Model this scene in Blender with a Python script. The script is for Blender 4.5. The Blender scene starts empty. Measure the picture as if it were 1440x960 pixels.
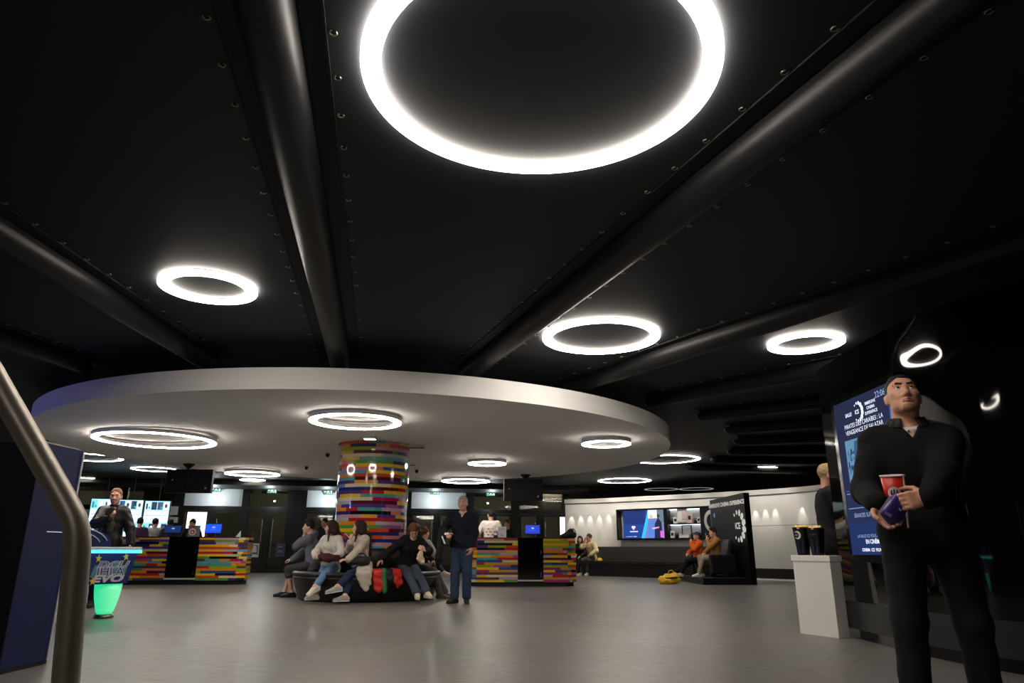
import bpy, bmesh, math, random
import numpy as np
from mathutils import Vector, Matrix, Euler

scene = bpy.context.scene
COL = scene.collection
PI = math.pi
rnd = random.Random(7)

# ------------------------------------------------------------------ camera model (used to survey places in the room)
FPX, TILT, ROLL, CAMZ = 982.0, math.radians(16.65), math.radians(0.2), 0.84
_ct, _st = math.cos(TILT), math.sin(TILT)

def ray(x, y):
    a, b = x - 720, y - 480
    u = a * math.cos(ROLL) + b * math.sin(ROLL)
    v = -a * math.sin(ROLL) + b * math.cos(ROLL)
    return (u, FPX * _ct + v * _st, FPX * _st - v * _ct)

def atz(x, y, z):
    d = ray(x, y); k = (z - CAMZ) / d[2]
    return Vector((d[0] * k, d[1] * k, z))

def aty(x, y, Y):
    d = ray(x, y); k = Y / d[1]
    return Vector((d[0] * k, Y, CAMZ + d[2] * k))

def atplane(x, y, p, n):
    d = Vector(ray(x, y)); c = Vector((0, 0, CAMZ))
    k = (Vector(p) - c).dot(Vector(n)) / d.dot(Vector(n))
    return c + d * k

# ------------------------------------------------------------------ materials
def lin(c):
    def f(v):
        v = v / 255.0
        return v / 12.92 if v <= 0.04045 else ((v + 0.055) / 1.055) ** 2.4
    return (f(c[0]), f(c[1]), f(c[2]), 1.0)

MATS = {}
def mat(name, rgb, rough=0.6, metal=0.0, spec=0.5, emit=None, estr=1.0, coat=0.0, bump=0.0, bscale=60.0, vary=0.0, coatrough=0.05):
    if name in MATS: return MATS[name]
    m = bpy.data.materials.new(name); m.use_nodes = True
    nt = m.node_tree; b = nt.nodes['Principled BSDF']
    b.inputs['Base Color'].default_value = lin(rgb)
    b.inputs['Roughness'].default_value = rough
    b.inputs['Metallic'].default_value = metal
    b.inputs['Specular IOR Level'].default_value = spec
    if coat:
        b.inputs['Coat Weight'].default_value = coat
        b.inputs['Coat Roughness'].default_value = coatrough
    if emit:
        b.inputs['Emission Color'].default_value = lin(emit)
        b.inputs['Emission Strength'].default_value = estr
    if bump or vary:
        tc = nt.nodes.new('ShaderNodeTexCoord')
        nz = nt.nodes.new('ShaderNodeTexNoise')
        nz.inputs['Scale'].default_value = bscale; nz.inputs['Detail'].default_value = 4.0
        nt.links.new(tc.outputs['Object'], nz.inputs['Vector'])
        if bump:
            bp = nt.nodes.new('ShaderNodeBump')
            bp.inputs['Strength'].default_value = bump; bp.inputs['Distance'].default_value = 0.01
            nt.links.new(nz.outputs['Fac'], bp.inputs['Height'])
            nt.links.new(bp.outputs['Normal'], b.inputs['Normal'])
        if vary:
            mx = nt.nodes.new('ShaderNodeMix'); mx.data_type = 'RGBA'
            c = lin(rgb)
            mx.inputs[6].default_value = tuple(v * (1 - vary) for v in c[:3]) + (1,)
            mx.inputs[7].default_value = tuple(min(1, v * (1 + vary)) for v in c[:3]) + (1,)
            nt.links.new(nz.outputs['Fac'], mx.inputs[0])
            nt.links.new(mx.outputs[2], b.inputs['Base Color'])
    MATS[name] = m
    return m

def attr_mat(name, rough=0.3, emission=0.0, coat=0.0, spec=0.5):
    """base (or emitted) colour read from the per-face colour 'tint' of each bar or picture element"""
    if name in MATS: return MATS[name]
    m = bpy.data.materials.new(name); m.use_nodes = True
    nt = m.node_tree; b = nt.nodes['Principled BSDF']
    at = nt.nodes.new('ShaderNodeAttribute'); at.attribute_name = 'tint'
    b.inputs['Roughness'].default_value = rough
    b.inputs['Specular IOR Level'].default_value = spec
    if coat:
        b.inputs['Coat Weight'].default_value = coat; b.inputs['Coat Roughness'].default_value = 0.06
    if emission:
        b.inputs['Base Color'].default_value = (0.01, 0.01, 0.012, 1)
        nt.links.new(at.outputs['Color'], b.inputs['Emission Color'])
        b.inputs['Emission Strength'].default_value = emission
    else:
        nt.links.new(at.outputs['Color'], b.inputs['Base Color'])
    MATS[name] = m
    return m

# ------------------------------------------------------------------ objects
def link(name, me, parent=None, loc=None, rotz=0.0):
    o = bpy.data.objects.new(name, me); COL.objects.link(o)
    if parent is not None: o.parent = parent
    if loc is not None: o.location = loc
    if rotz: o.rotation_euler = (0, 0, rotz)
    return o

def tag(o, label, cat, group=None, kind=None):
    o['label'] = label; o['category'] = cat
    if group: o['group'] = group
    if kind: o['kind'] = kind
    return o

def thing(name, label, cat, loc=(0, 0, 0), rotz=0.0, group=None):
    o = bpy.data.objects.new(name, None); COL.objects.link(o)
    o.empty_display_size = 0.1
    o.location = loc; o.rotation_euler = (0, 0, rotz)
    return tag(o, label, cat, group)

def struct(o):
    o['kind'] = 'structure'; return o

class MB:
    """collects faces for ONE mesh"""
    def __init__(self): self.v = []; self.f = []; self.c = []; self.s = []
    def quad(self, pts, col=None, smooth=False):
        b = len(self.v); self.v += [tuple(p) for p in pts]
        self.f.append(tuple(range(b, b + len(pts)))); self.c.append(col); self.s.append(smooth)
    def faces(self, vs, fs, col=None, smooth=False):
        b = len(self.v); self.v += [tuple(p) for p in vs]
        for f in fs:
            self.f.append(tuple(b + i for i in f)); self.c.append(col); self.s.append(smooth)
    def box(self, c, d, rot=None, col=None, bev=0.0):
        x, y, z = d[0] / 2, d[1] / 2, d[2] / 2
        if bev and min(x, y, z) > bev:
            bm = bmesh.new(); bmesh.ops.create_cube(bm, size=1.0)
            for w in bm.verts: w.co = Vector((w.co.x * d[0], w.co.y * d[1], w.co.z * d[2]))
            bmesh.ops.bevel(bm, geom=list(bm.edges), offset=bev, segments=2, profile=0.6, affect='EDGES')
            bm.verts.index_update()
            vs = [w.co.copy() for w in bm.verts]; fs = [[w.index for w in f.verts] for f in bm.faces]; bm.free()
        else:
            vs = [Vector((sx * x, sy * y, sz * z)) for sz in (-1, 1) for sy in (-1, 1) for sx in (-1, 1)]
            fs = [(0, 2, 3, 1), (4, 5, 7, 6), (0, 1, 5, 4), (2, 6, 7, 3), (0, 4, 6, 2), (1, 3, 7, 5)]
        if rot is not None:
            R = rot if isinstance(rot, Matrix) else Matrix.Rotation(rot, 3, 'Z')
            vs = [R @ w for w in vs]
        c = Vector(c)
        self.faces([w + c for w in vs], fs, col)
        return self
    def bar(self, a, b, w, h, col=None, up=(0, 0, 1)):
        """rectangular bar from a to b, w across, h along up"""
        a, b = Vector(a), Vector(b); d = (b - a).normalized(); u = Vector(up)
        s = d.cross(u)
        if s.length < 1e-6: s = d.cross(Vector((1, 0, 0)))
        s.normalize(); u = s.cross(d)
        vs = [p + s * (i * w / 2) + u * (j * h / 2) for p in (a, b) for (i, j) in ((-1, -1), (1, -1), (1, 1), (-1, 1))]
        self.faces(vs, [(0, 1, 2, 3), (7, 6, 5, 4), (0, 4, 5, 1), (1, 5, 6, 2), (2, 6, 7, 3), (3, 7, 4, 0)], col)
        return self
    def tube(self, pts, r, n=12, cap=True, col=None, flat=1.0):
        """round tube along pts; r number or list"""
        P = [Vector(p) for p in pts]; m = len(P)
        rs = r if isinstance(r, (list, tuple)) else [r] * m
        T = []
        for i in range(m):
            t = (P[min(i + 1, m - 1)] - P[max(i - 1, 0)])
            T.append(t.normalized() if t.length > 1e-9 else Vector((0, 0, 1)))
        u = T[0].orthogonal().normalized(); vs = []
        for i in range(m):
            u = (u - T[i] * u.dot(T[i])).normalized(); w = T[i].cross(u)
            for k in range(n):
                a = 2 * PI * k / n
                vs.append(P[i] + (u * math.cos(a) + w * math.sin(a) * flat) * rs[i])
        fs = [(i * n + k, i * n + (k + 1) % n, (i + 1) * n + (k + 1) % n, (i + 1) * n + k) for i in range(m - 1) for k in range(n)]
        self.faces(vs, fs, col, True)
        if cap:
            self.faces([vs[k] for k in range(n)][::-1], [tuple(range(n))], col)
            self.faces([vs[(m - 1) * n + k] for k in range(n)], [tuple(range(n))], col)
        return self
    def lathe(self, prof, c=(0, 0, 0), n=48, col=None, smooth=True, a0=0.0, a1=2 * PI, close=False):
        """profile (r, z) turned about the vertical axis through c"""
        full = abs(a1 - a0 - 2 * PI) < 1e-6
        k = n if full else n + 1
        vs = []
        for i in range(k):
            a = a0 + (a1 - a0) * i / n
            for (r, z) in prof: vs.append((c[0] + r * math.cos(a), c[1] + r * math.sin(a), c[2] + z))
        m = len(prof); fs = []
        for i in range(n):
            j = (i + 1) % k
            for q in range(m - 1 if not close else m):
                q2 = (q + 1) % m
                fs.append((i * m + q, j * m + q, j * m + q2, i * m + q2))
        self.faces(vs, fs, col, smooth)
        return self
    def prism(self, poly, z0, z1, col=None):
        n = len(poly)
        vs = [(p[0], p[1], z0) for p in poly] + [(p[0], p[1], z1) for p in poly]
        fs = [tuple(range(n))[::-1], tuple(range(n, 2 * n))] + [(i, (i + 1) % n, n + (i + 1) % n, n + i) for i in range(n)]
        self.faces(vs, fs, col)
        return self
    def extrude(self, poly, vec, col=None):
        """closed 3-D polygon pushed along vec"""
        n = len(poly); vec = Vector(vec)
        vs = [Vector(p) for p in poly] + [Vector(p) + vec for p in poly]
        fs = [tuple(range(n))[::-1], tuple(range(n, 2 * n))] + [(i, (i + 1) % n, n + (i + 1) % n, n + i) for i in range(n)]
        self.faces(vs, fs, col)
        return self
    def build(self, name, material, parent=None, loc=None, rotz=0.0, fix=True, sharp=40):
        me = bpy.data.meshes.new(name)
        me.from_pydata(self.v, [], self.f); me.update()
        if any(c is not None for c in self.c):
            at = me.color_attributes.new('tint', 'FLOAT_COLOR', 'CORNER')
            buf = []
            for p, c in zip(me.polygons, self.c):
                cc = lin(c) if c is not None else (0.5, 0.5, 0.5, 1)
                buf += list(cc) * p.loop_total
            at.data.foreach_set('color', buf)
        me.polygons.foreach_set('use_smooth', self.s)
        if fix:
            bm = bmesh.new(); bm.from_mesh(me)
            bmesh.ops.recalc_face_normals(bm, faces=bm.faces); bm.to_mesh(me); bm.free()
        me.materials.append(material)
        return link(name, me, parent, loc, rotz)

def text_mesh(txt, size, extrude=0.0, bold=0.0, align='CENTER', shear=0.0):
    cu = bpy.data.curves.new('lettering', 'FONT')
    cu.body = txt; cu.size = size; cu.align_x = align; cu.align_y = 'CENTER'
    cu.extrude = extrude; cu.offset = bold; cu.shear = shear; cu.resolution_u = 3
    o = bpy.data.objects.new('lettering', cu); COL.objects.link(o)
    dg = bpy.context.evaluated_depsgraph_get()
    me = bpy.data.meshes.new_from_object(o.evaluated_get(dg))
    bpy.data.objects.remove(o); bpy.data.curves.remove(cu)
    return me

def text(name, txt, size, material, parent, origin, right, up, align='CENTER', bold=0.0, sx=1.0, shear=0.0):
    """flat lettering on the plane spanned by right and up, a hair in front of it"""
    me = text_mesh(txt, size, 0.0, bold, align, shear)
    r, u = Vector(right).normalized(), Vector(up).normalized(); n = r.cross(u)
    M = Matrix(((r.x * sx, u.x, n.x, origin[0]), (r.y * sx, u.y, n.y, origin[1]), (r.z * sx, u.z, n.z, origin[2]), (0, 0, 0, 1)))
    me.transform(M); me.materials.clear(); me.materials.append(material)
    return link(name, me, parent)

class Face:
    """a flat rectangle in space to draw picture elements on: u to the right, v up, both 0..1"""
    def __init__(self, o, right, up, w, h):
        self.o, self.r, self.u = Vector(o), Vector(right).normalized(), Vector(up).normalized()
        self.w, self.h = w, h; self.n = self.r.cross(self.u); self.mb = MB()
    def p(self, u, v, e=0.0): return self.o + self.r * (u * self.w) + self.u * (v * self.h) + self.n * e
    def rect(self, u0, v0, u1, v1, col, e=0.001):
        self.mb.quad([self.p(u0, v0, e), self.p(u1, v0, e), self.p(u1, v1, e), self.p(u0, v1, e)], col)
    def poly(self, pts, col, e=0.002):
        self.mb.quad([self.p(u, v, e) for u, v in pts], col)
    def disc(self, u, v, ru, rv, col, e=0.002, n=20):
        self.poly([(u + ru * math.cos(2 * PI * k / n), v + rv * math.sin(2 * PI * k / n)) for k in range(n)], col, e)
RING_E = 34.0; WALL_FILL = 34.0
DISC_Z, DISC_RISE, DISC_R = 2.63, 0.14, 5.56
# ------------------------------------------------------------------ smooth bodies: rounded limbs blended into one continuous surface
def V(*a): return np.array(a, dtype=np.float64)
def unit(v):
    n = np.linalg.norm(v); return v / n if n > 1e-9 else v

def cone(a, b, ra, rb, k=0.03): return ('c', np.array(a, float), np.array(b, float), ra, rb, k)
def ell(c, rad, R=None, k=0.03): return ('e', np.array(c, float), np.array(rad, float), np.eye(3) if R is None else np.array(R, float), 0, k)

def _ev(p, q):
    if q[0] == 'c':
        a, b, ra, rb = q[1:5]; ba = b - a; d2 = max(ba @ ba, 1e-12)
        pa = p - a; t = np.clip(pa @ ba / d2, 0, 1)
        return np.linalg.norm(pa - t[:, None] * ba, axis=1) - (ra + (rb - ra) * t)
    c, rad, R = q[1], q[2], q[3]
    l = (p - c) @ R
    k0 = np.linalg.norm(l / rad, axis=1); k1 = np.linalg.norm(l / (rad * rad), axis=1)
    return k0 * (k0 - 1) / np.maximum(k1, 1e-9)

def sdf(p, prims, infl=0.0, cuts=(), subs=(), wrinkle=None):
    d = None
    for q in prims:
        e = _ev(p, q) - infl
        if d is None: d = e; continue
        k = max(q[5], 1e-4); h = np.maximum(k - np.abs(d - e), 0) / k
        d = np.minimum(d, e) - h * h * k * 0.25
    for s in subs:
        e = -_ev(p, s); k = max(s[5], 1e-4); h = np.maximum(k - np.abs(d - e), 0) / k
        d = np.maximum(d, e) + h * h * k * 0.25
    if wrinkle:
        amp, fr, ph = wrinkle
        x, y, z = p[:, 0] * fr, p[:, 1] * fr, p[:, 2] * fr
        d = d + amp * (np.sin(x * 1.1 + 1.7 * np.sin(z * .7 + ph) + ph) * np.sin(z * 1.3 + 1.3 * np.sin(y * .9 + ph)) + 0.6 * np.sin(2.1 * z + 1.1 * x + ph + 1.5 * np.sin(y * 1.3)))
    for (pt, n) in cuts:
        d = np.maximum(d, (p - pt) @ n)
    return d

def mesh_sdf(prims, h, infl=0.0, cuts=(), subs=(), wrinkle=None):
    lo, hi = np.full(3, 1e9), np.full(3, -1e9)
    for q in prims:
        if q[0] == 'c':
            for a, r in ((q[1], q[3]), (q[2], q[4])): lo = np.minimum(lo, a - r); hi = np.maximum(hi, a + r)
        else:
            r = np.sqrt(((q[3] * q[2]) ** 2).sum(1)); lo = np.minimum(lo, q[1] - r); hi = np.maximum(hi, q[1] + r)
    lo -= infl + 0.025 + 2 * h; hi += infl + 0.025 + 2 * h
    B = 8; nb = np.ceil((hi - lo) / (h * B)).astype(int); n = nb * B + 1
    D = np.full(n, 1.0, np.float32)
    g = [np.arange(k) for k in nb]
    I = np.stack(np.meshgrid(*g, indexing='ij'), -1).reshape(-1, 3)
    cen = lo + (I + 0.5) * B * h
    dc = sdf(cen, prims, infl, cuts, subs, wrinkle)
    rad = B * h * 0.87 * 1.35 + 0.012
    off = np.stack(np.meshgrid(*[np.arange(B + 1)] * 3, indexing='ij'), -1).reshape(-1, 3)
    inn = I[dc < -rad]
    for b in inn: D[b[0]*B:b[0]*B+B+1, b[1]*B:b[1]*B+B+1, b[2]*B:b[2]*B+B+1] = -1
    act = I[np.abs(dc) <= rad]
    CH = 300
    for s in range(0, len(act), CH):
        bl = act[s:s + CH]
        ix = (bl[:, None, :] * B + off[None]).reshape(-1, 3)
        v = sdf(lo + ix * h, prims, infl, cuts, subs, wrinkle)
        D[ix[:, 0], ix[:, 1], ix[:, 2]] = v
    # naive surface nets
    S = D < 0
    c = [S[dx:n[0]-1+dx, dy:n[1]-1+dy, dz:n[2]-1+dz] for dx in (0, 1) for dy in (0, 1) for dz in (0, 1)]
    cnt = sum(x.astype(np.int8) for x in c)
    A = np.argwhere((cnt > 0) & (cnt < 8))
    if len(A) == 0: return np.zeros((0, 3)), np.zeros((0, 4), int)
    corners = np.array([(dx, dy, dz) for dx in (0, 1) for dy in (0, 1) for dz in (0, 1)])
    val = np.stack([D[A[:, 0]+o[0], A[:, 1]+o[1], A[:, 2]+o[2]] for o in corners], 1).astype(np.float64)
    acc = np.zeros((len(A), 3)); w = np.zeros(len(A))
    for i in range(8):
        for j in range(i + 1, 8):
            if np.abs(corners[i] - corners[j]).sum() != 1: continue
            a, b = val[:, i], val[:, j]; m = (a < 0) != (b < 0)
            t = np.where(m, a / np.where(m, a - b, 1), 0)
            acc += m[:, None] * (corners[i] + t[:, None] * (corners[j] - corners[i])); w += m
    verts = lo + (A + acc / w[:, None]) * h
    idx = np.full(n - 1, -1, np.int64); idx[A[:, 0], A[:, 1], A[:, 2]] = np.arange(len(A))
    quads = []
    for ax in range(3):
        sl0 = [slice(None)] * 3; sl1 = [slice(None)] * 3
        sl0[ax] = slice(0, n[ax] - 1); sl1[ax] = slice(1, n[ax])
        a, b = S[tuple(sl0)], S[tuple(sl1)]
        E = np.argwhere(a != b)
        o1, o2 = [(1, 2), (2, 0), (0, 1)][ax]
        E = E[(E[:, o1] > 0) & (E[:, o2] > 0) & (E[:, o1] < n[o1] - 1) & (E[:, o2] < n[o2] - 1)]
        d1 = np.zeros(3, int); d1[o1] = 1; d2 = np.zeros(3, int); d2[o2] = 1
        q = np.stack([idx[tuple((E - d1 - d2).T)], idx[tuple((E - d2).T)], idx[tuple(E.T)], idx[tuple((E - d1).T)]], 1)
        flip = ~a[tuple(E.T)]
        q[flip] = q[flip][:, ::-1]
        quads.append(q)
    Q = np.concatenate(quads); Q = Q[(Q >= 0).all(1)]
    return verts, Q

def np_obj(name, verts, quads, material, parent=None, loc=None):
    me = bpy.data.meshes.new(name)
    me.vertices.add(len(verts)); me.vertices.foreach_set('co', verts.astype(np.float32).ravel())
    me.loops.add(len(quads) * 4); me.loops.foreach_set('vertex_index', quads.astype(np.int32).ravel())
    me.polygons.add(len(quads)); me.polygons.foreach_set('loop_start', np.arange(0, len(quads) * 4, 4, dtype=np.int32))
    me.update(calc_edges=True); me.validate()
    me.polygons.foreach_set('use_smooth', np.ones(len(me.polygons), bool))
    me.materials.append(material)
    return link(name, me, parent, loc)

def blob(name, prims, material, parent=None, loc=None, h=0.01, **kw):
    v, q = mesh_sdf(prims, h, **kw)
    return np_obj(name, v, q, material, parent, loc)

def ik(a, b, l1, l2, hint):
    """middle joint of a two-bone chain from a to b bending towards hint; returns (joint, reached end)"""
    d = b - a; L = np.linalg.norm(d)
    if L > (l1 + l2) * 0.995:
        b = a + d / L * (l1 + l2) * 0.995; d = b - a; L = np.linalg.norm(d)
    x = (l1 * l1 - l2 * l2 + L * L) / (2 * L); y = math.sqrt(max(l1 * l1 - x * x, 0))
    u = d / L; hv = np.array(hint, float); hv = unit(hv - u * (hv @ u))
    return a + u * x + hv * y, b

def frame(yaw, pitch=0.0, roll=0.0):
    """right, forward, up for a heading turned yaw degrees clockwise, looking up by pitch"""
    y, p, r = (math.radians(t) for t in (yaw, pitch, roll))
    f = V(math.sin(y) * math.cos(p), math.cos(y) * math.cos(p), math.sin(p))
    rt = V(math.cos(y), -math.sin(y), 0); up = np.cross(rt, f)
    return rt * math.cos(r) + up * math.sin(r), f, up * math.cos(r) - rt * math.sin(r)

def hand_prims(w, d, n, s, curl=0.5, side=1, spread=1.0, fk=0.006, thumb_in=0.3):
    """w wrist, d towards the fingers, n out of the palm (the way fingers close), side +1 when the thumb is along +cross(d,n)"""
    d = unit(d); n = unit(n - d * (n @ d)); t = np.cross(d, n) * side
    P = [cone(w, w + d * .03 * s, .026 * s, .027 * s, .02)]
    for k in range(4):
        o = (1.5 - k) * .0205 * s * spread
        P.append(cone(w + d * .02 * s + t * o * .55, w + d * .085 * s + t * o, .0165 * s, .0125 * s, .012))
    lens = (.068, .076, .071, .055)
    for k in range(4):
        o = (1.5 - k) * .0205 * s * spread; L = lens[k] * s
        b = w + d * .085 * s + t * o; a = curl * (1 + .08 * k)
        for j, (fr, rr) in enumerate(((.45, .0098), (.32, .0090), (.23, .0082))):
            ang = a * (.75 + .75 * j); dd = d * math.cos(ang) + n * math.sin(ang)
            e = b + dd * L * fr; P.append(cone(b, e, rr * s, rr * s * .93, fk)); b = e
    b0 = w + d * .022 * s + t * .022 * s + n * .006 * s
    b1 = b0 + unit(d * .6 + t * .75 + n * thumb_in) * .042 * s
    b2 = b1 + unit(d * .85 + t * .30 + n * (thumb_in + .25)) * .032 * s
    b3 = b2 + unit(d * .9 + t * .02 + n * (thumb_in + .45)) * .024 * s
    P += [cone(b0, b1, .0165 * s, .0115 * s, .012), cone(b1, b2, .0112 * s, .0102 * s, fk), cone(b2, b3, .0102 * s, .0085 * s, fk)]
    return P

SKIN = dict(light=(214, 164, 138), mid=(196, 142, 112), tan=(202, 150, 122), pink=(205, 150, 130))

def person(label, pos, az, H=1.75, group=None, skin='light', build=1.0, pel=(0, 0, .95), spine=(0, 0), twist=0, head=(0, 0, 0), neckf=0.0,
           handR=None, handL=None, elbR=(.6, -.6, -.5), elbL=(-.6, -.6, -.5), palmR=None, palmL=None, curl=0.45, dirR=None, dirL=None,
           footR=None, footL=None, kneeR=(.15, 1, .2), kneeL=(-.15, 1, .2), toeR=8, toeL=-8, toepR=0, toepL=0,
           top=(60, 60, 60), hem=-.10, sleeve=1.0, tope=.014, toprough=.85, bottom=(50, 60, 80), cuff=.93, shoes=(30, 30, 30), sole=None,
           hair='short', haircol=(40, 30, 24), headskin=True, h=0.011, chestr=1.0, extra_top=(), seated=False, hips=.088, neckr=.056, coll=None, female=False, opts=None):
    s = H / 1.75; opts = opts or {}
    a = math.radians(az)
    F = V(math.sin(a), math.cos(a), 0); Rr = V(math.cos(a), -math.sin(a), 0); U = V(0, 0, 1)
    def L(p): return (Rr * p[0] + F * p[1] + U * p[2]) * s
    def D(p): return Rr * p[0] + F * p[1] + U * p[2]
    pc = L(pel); sp = unit(D((spine[0], spine[1], 1.0)))
    tr, tf, _ = frame(az + twist)
    sr = unit(tr - sp * (tr @ sp)); sf = np.cross(sp, sr); sf = sf if sf @ tf > 0 else -sf
    chest = pc + sp * .30 * s; neck = pc + sp * .515 * s + sf * neckf * s
    sw = opts.get('sw', (.155 if female else .172) * build) * s
    sd_ = opts.get('shdrop', .062) * s; shR = neck - sp * sd_ + sr * sw; shL = neck - sp * sd_ - sr * sw
    hr, hf, hu = frame(az + head[0], head[1], head[2])
    hc = neck + unit(sp * .7 + U * .5 + sf * .25) * .095 * s + hu * .055 * s + hf * .012 * s
    ar = s
    ua, fa = .285 * s, .25 * s
    wR0 = L(handR) if handR is not None else shR + L((.05, .06, -.50))
    wL0 = L(handL) if handL is not None else shL + L((-.05, .06, -.50))
    eR, wR = ik(shR, wR0, ua, fa, D(elbR)); eL, wL = ik(shL, wL0, ua, fa, D(elbL))
    th, sn = .425 * s, .425 * s
    hpR = pc + Rr * hips * s - U * .02 * s; hpL = pc - Rr * hips * s - U * .02 * s
    aR0 = L(footR) if footR is not None else L((.10, .02, .08))
    aL0 = L(footL) if footL is not None else L((-.10, -.02, .08))
    kR, aR = ik(hpR, aR0, th, sn, D(kneeR)); kL, aL = ik(hpL, aL0, th, sn, D(kneeL))
    def foot(an, toe, tp):
        _, ff, _ = frame(az + toe, tp); r2 = np.cross(ff, U)
        dn = unit(np.cross(ff, r2)); dn = dn if dn[2] < 0 else -dn
        hl = an - ff * .045 * s + dn * .043 * s; bl = an + ff * .125 * s + dn * .052 * s; to = an + ff * .175 * s + dn * .055 * s
        return [cone(an, hl, .036 * s, .034 * s, .03), cone(an, bl, .036 * s, .029 * s, .03), cone(hl, to, .033 * s, .025 * s, .02)], (an, ff, dn)
    fR, fiR = foot(aR, toeR, toepR); fL, fiL = foot(aL, toeL, toepL)
    # ---- torso
    Rt = np.stack([sr, sf, sp], 1); b = build
    Rp = np.stack([Rr, unit(F - sp * (F @ sp)), sp], 1)
    tor = [ell(pc, (.165 * b * s, .118 * b * s, .13 * s), Rp, .05),
           ell(pc + sp * .15 * s, (.142 * b * s, .102 * b * s, .15 * s), Rp, .08),
           ell(chest + sp * .03 * s, (.165 * b * chestr * s, .112 * b * chestr * s, .18 * s), Rt, .08),
           cone(shR - sr * .045 * s - sp * .01 * s, shL + sr * .045 * s - sp * .01 * s, .062 * s * b, .062 * s * b, .07)]
    if female:
        for g in (-1, 1): tor.append(ell(chest + sp * .03 * s + sf * .085 * s + sr * g * .07 * s, (.055 * s, .05 * s, .055 * s), Rt, .04))
    arm = {}
    for nm, S_, E_, W_ in (('R', shR, eR, wR), ('L', shL, eL, wL)):
        arm[nm] = [cone(S_, E_, .052 * s * b, .042 * s * b, .05), cone(E_, W_, .042 * s * b, .028 * s, .03)]
    leg = {}
    for nm, P_, K_, A_ in (('R', hpR, kR, aR), ('L', hpL, kL, aL)):
        leg[nm] = [cone(P_, K_, .080 * s * b, .050 * s * b, .03), cone(K_, K_ + (A_ - K_) * .4, .046 * s * b, .047 * s * b, .012), cone(K_ + (A_ - K_) * .35, A_, .047 * s * b, .034 * s, .012)]
    # ---- head
    Rh = np.stack([hr, hf, hu], 1); q = s * opts.get('headscale', 1.0)
    def hp(x, y, z): return hc + (hr * x + hf * y + hu * z) * q
    jw = opts.get('jaw', 1.0)
    hd = [cone(neck - sp * .03 * s, hp(0, -.022, -.035), neckr * s * 1.06, neckr * s * .95, .03),
          ell(hp(0, -.012, .038), (.076 * q, .095 * q, .092 * q), Rh, .03),
          ell(hp(0, .030, -.012), (.066 * q, .066 * q, .085 * q), Rh, .03),
          ell(hp(0, .030, -.068), (.052 * q * jw, .058 * q, .046 * q), Rh, .03),
          ell(hp(0, .072, -.098), (.024 * q * jw, .02 * q, .018 * q), Rh, .03),
          cone(hp(0, .088, .018), hp(0, .112, -.030), .009 * q, .0135 * q, .012),
          cone(hp(-.013, .098, -.034), hp(.013, .098, -.034), .009 * q, .009 * q, .008),
          cone(hp(-.040, .080, .036), hp(.040, .080, .036), .010 * q, .010 * q, .014),
          ell(hp(0, .093, -.060), (.022 * q, .010 * q, .007 * q), Rh, .008), ell(hp(0, .091, -.071), (.018 * q, .010 * q, .008 * q), Rh, .008),
          cone(hp(-.05, .055, -.012), hp(-.03, .075, -.03), .018 * q, .014 * q, .02), cone(hp(.05, .055, -.012), hp(.03, .075, -.03), .018 * q, .014 * q, .02)]
    for g in (-1, 1):
        hd.append(ell(hp(.077 * g, -.012, -.008), (.010 * q, .020 * q, .031 * q), Rh, .01))
        hd.append(cone(hp(.019 * g, .0865, .0215), hp(.045 * g, .080, .0205), .0052 * q, .005 * q, .004)); hd.append(cone(hp(.021 * g, .0865, .0015), hp(.043 * g, .081, .0020), .0045 * q, .004 * q, .004))
        hd.append(cone(hp(.083 * g, -.020, .012), hp(.082 * g, -.008, -.030), .008 * q, .006 * q, .008))
    socks = [ell(hp(.032 * g, .098, .012), (.016 * q, .014 * q, .010 * q), Rh, .012) for g in (-1, 1)]
    socks.append(cone(hp(-.019, .106, -.0655), hp(.019, .106, -.0655), .0022 * q, .0022 * q, .006))
    dR = D(dirR) if dirR is not None else wR - eR
    dL = D(dirL) if dirL is not None else wL - eL
    nR = D(palmR) if palmR is not None else D((-.8, .4, 0))
    nL = D(palmL) if palmL is not None else D((.8, .4, 0))
    hcurl = curl if isinstance(curl, (tuple, list)) else (curl, curl)
    hands = {'R': hand_prims(wR, dR, nR, s, hcurl[0], opts.get('thR', 1)), 'L': hand_prims(wL, dL, nL, s, hcurl[1], opts.get('thL', -1))}
    skinm = mat('skin_' + skin, SKIN[skin], rough=.5, spec=.4, bump=.04, bscale=250)
    body = tor + hd + arm['R'] + arm['L'] + hands['R'] + hands['L'] + leg['R'] + leg['L'] + fR + fL
    root = blob('person', body, skinm, None, Vector(pos), h, subs=socks)
    tag(root, label, 'person', group)
    wr = lambda amp, ph: (amp, 22.0 / s, ph)
    ph = rnd.uniform(0, 6)
    # ---- top
    topm = opts.get('topmat') or mat('cloth_%d_%d_%d' % top, top, rough=toprough, spec=.25, bump=.15, bscale=180)
    ncut = [(neck + sp * opts.get('neckup', .035) * s, unit(sp + sf * .2))]
    nsub = [cone(neck - sp * .005 * s + sf * .012 * s, neck + sp * .25 * s + sf * .10 * s, neckr * s * 1.06 + .006, neckr * s * 1.3 + .01, .012)]
    if opts.get('vneck'): nsub.append(cone(neck + sf * .10 * s + sp * .02 * s, neck + sf * .125 * s - sp * opts['vneck'] * s, .055 * s, .006 * s, .012))
    def sl(nm, S_, E_, W_):
        if sleeve >= .55: return [cone(S_, E_, .058 * s * b, .05 * s * b, .05), cone(E_, E_ + (W_ - E_) * (sleeve * 2 - 1), .05 * s * b, opts.get('cuffr', .036) * s, .03)]
        return [cone(S_, S_ + (E_ - S_) * sleeve * 2, .060 * s * b, .056 * s * b, .05)]
    hemn = -sp
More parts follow.
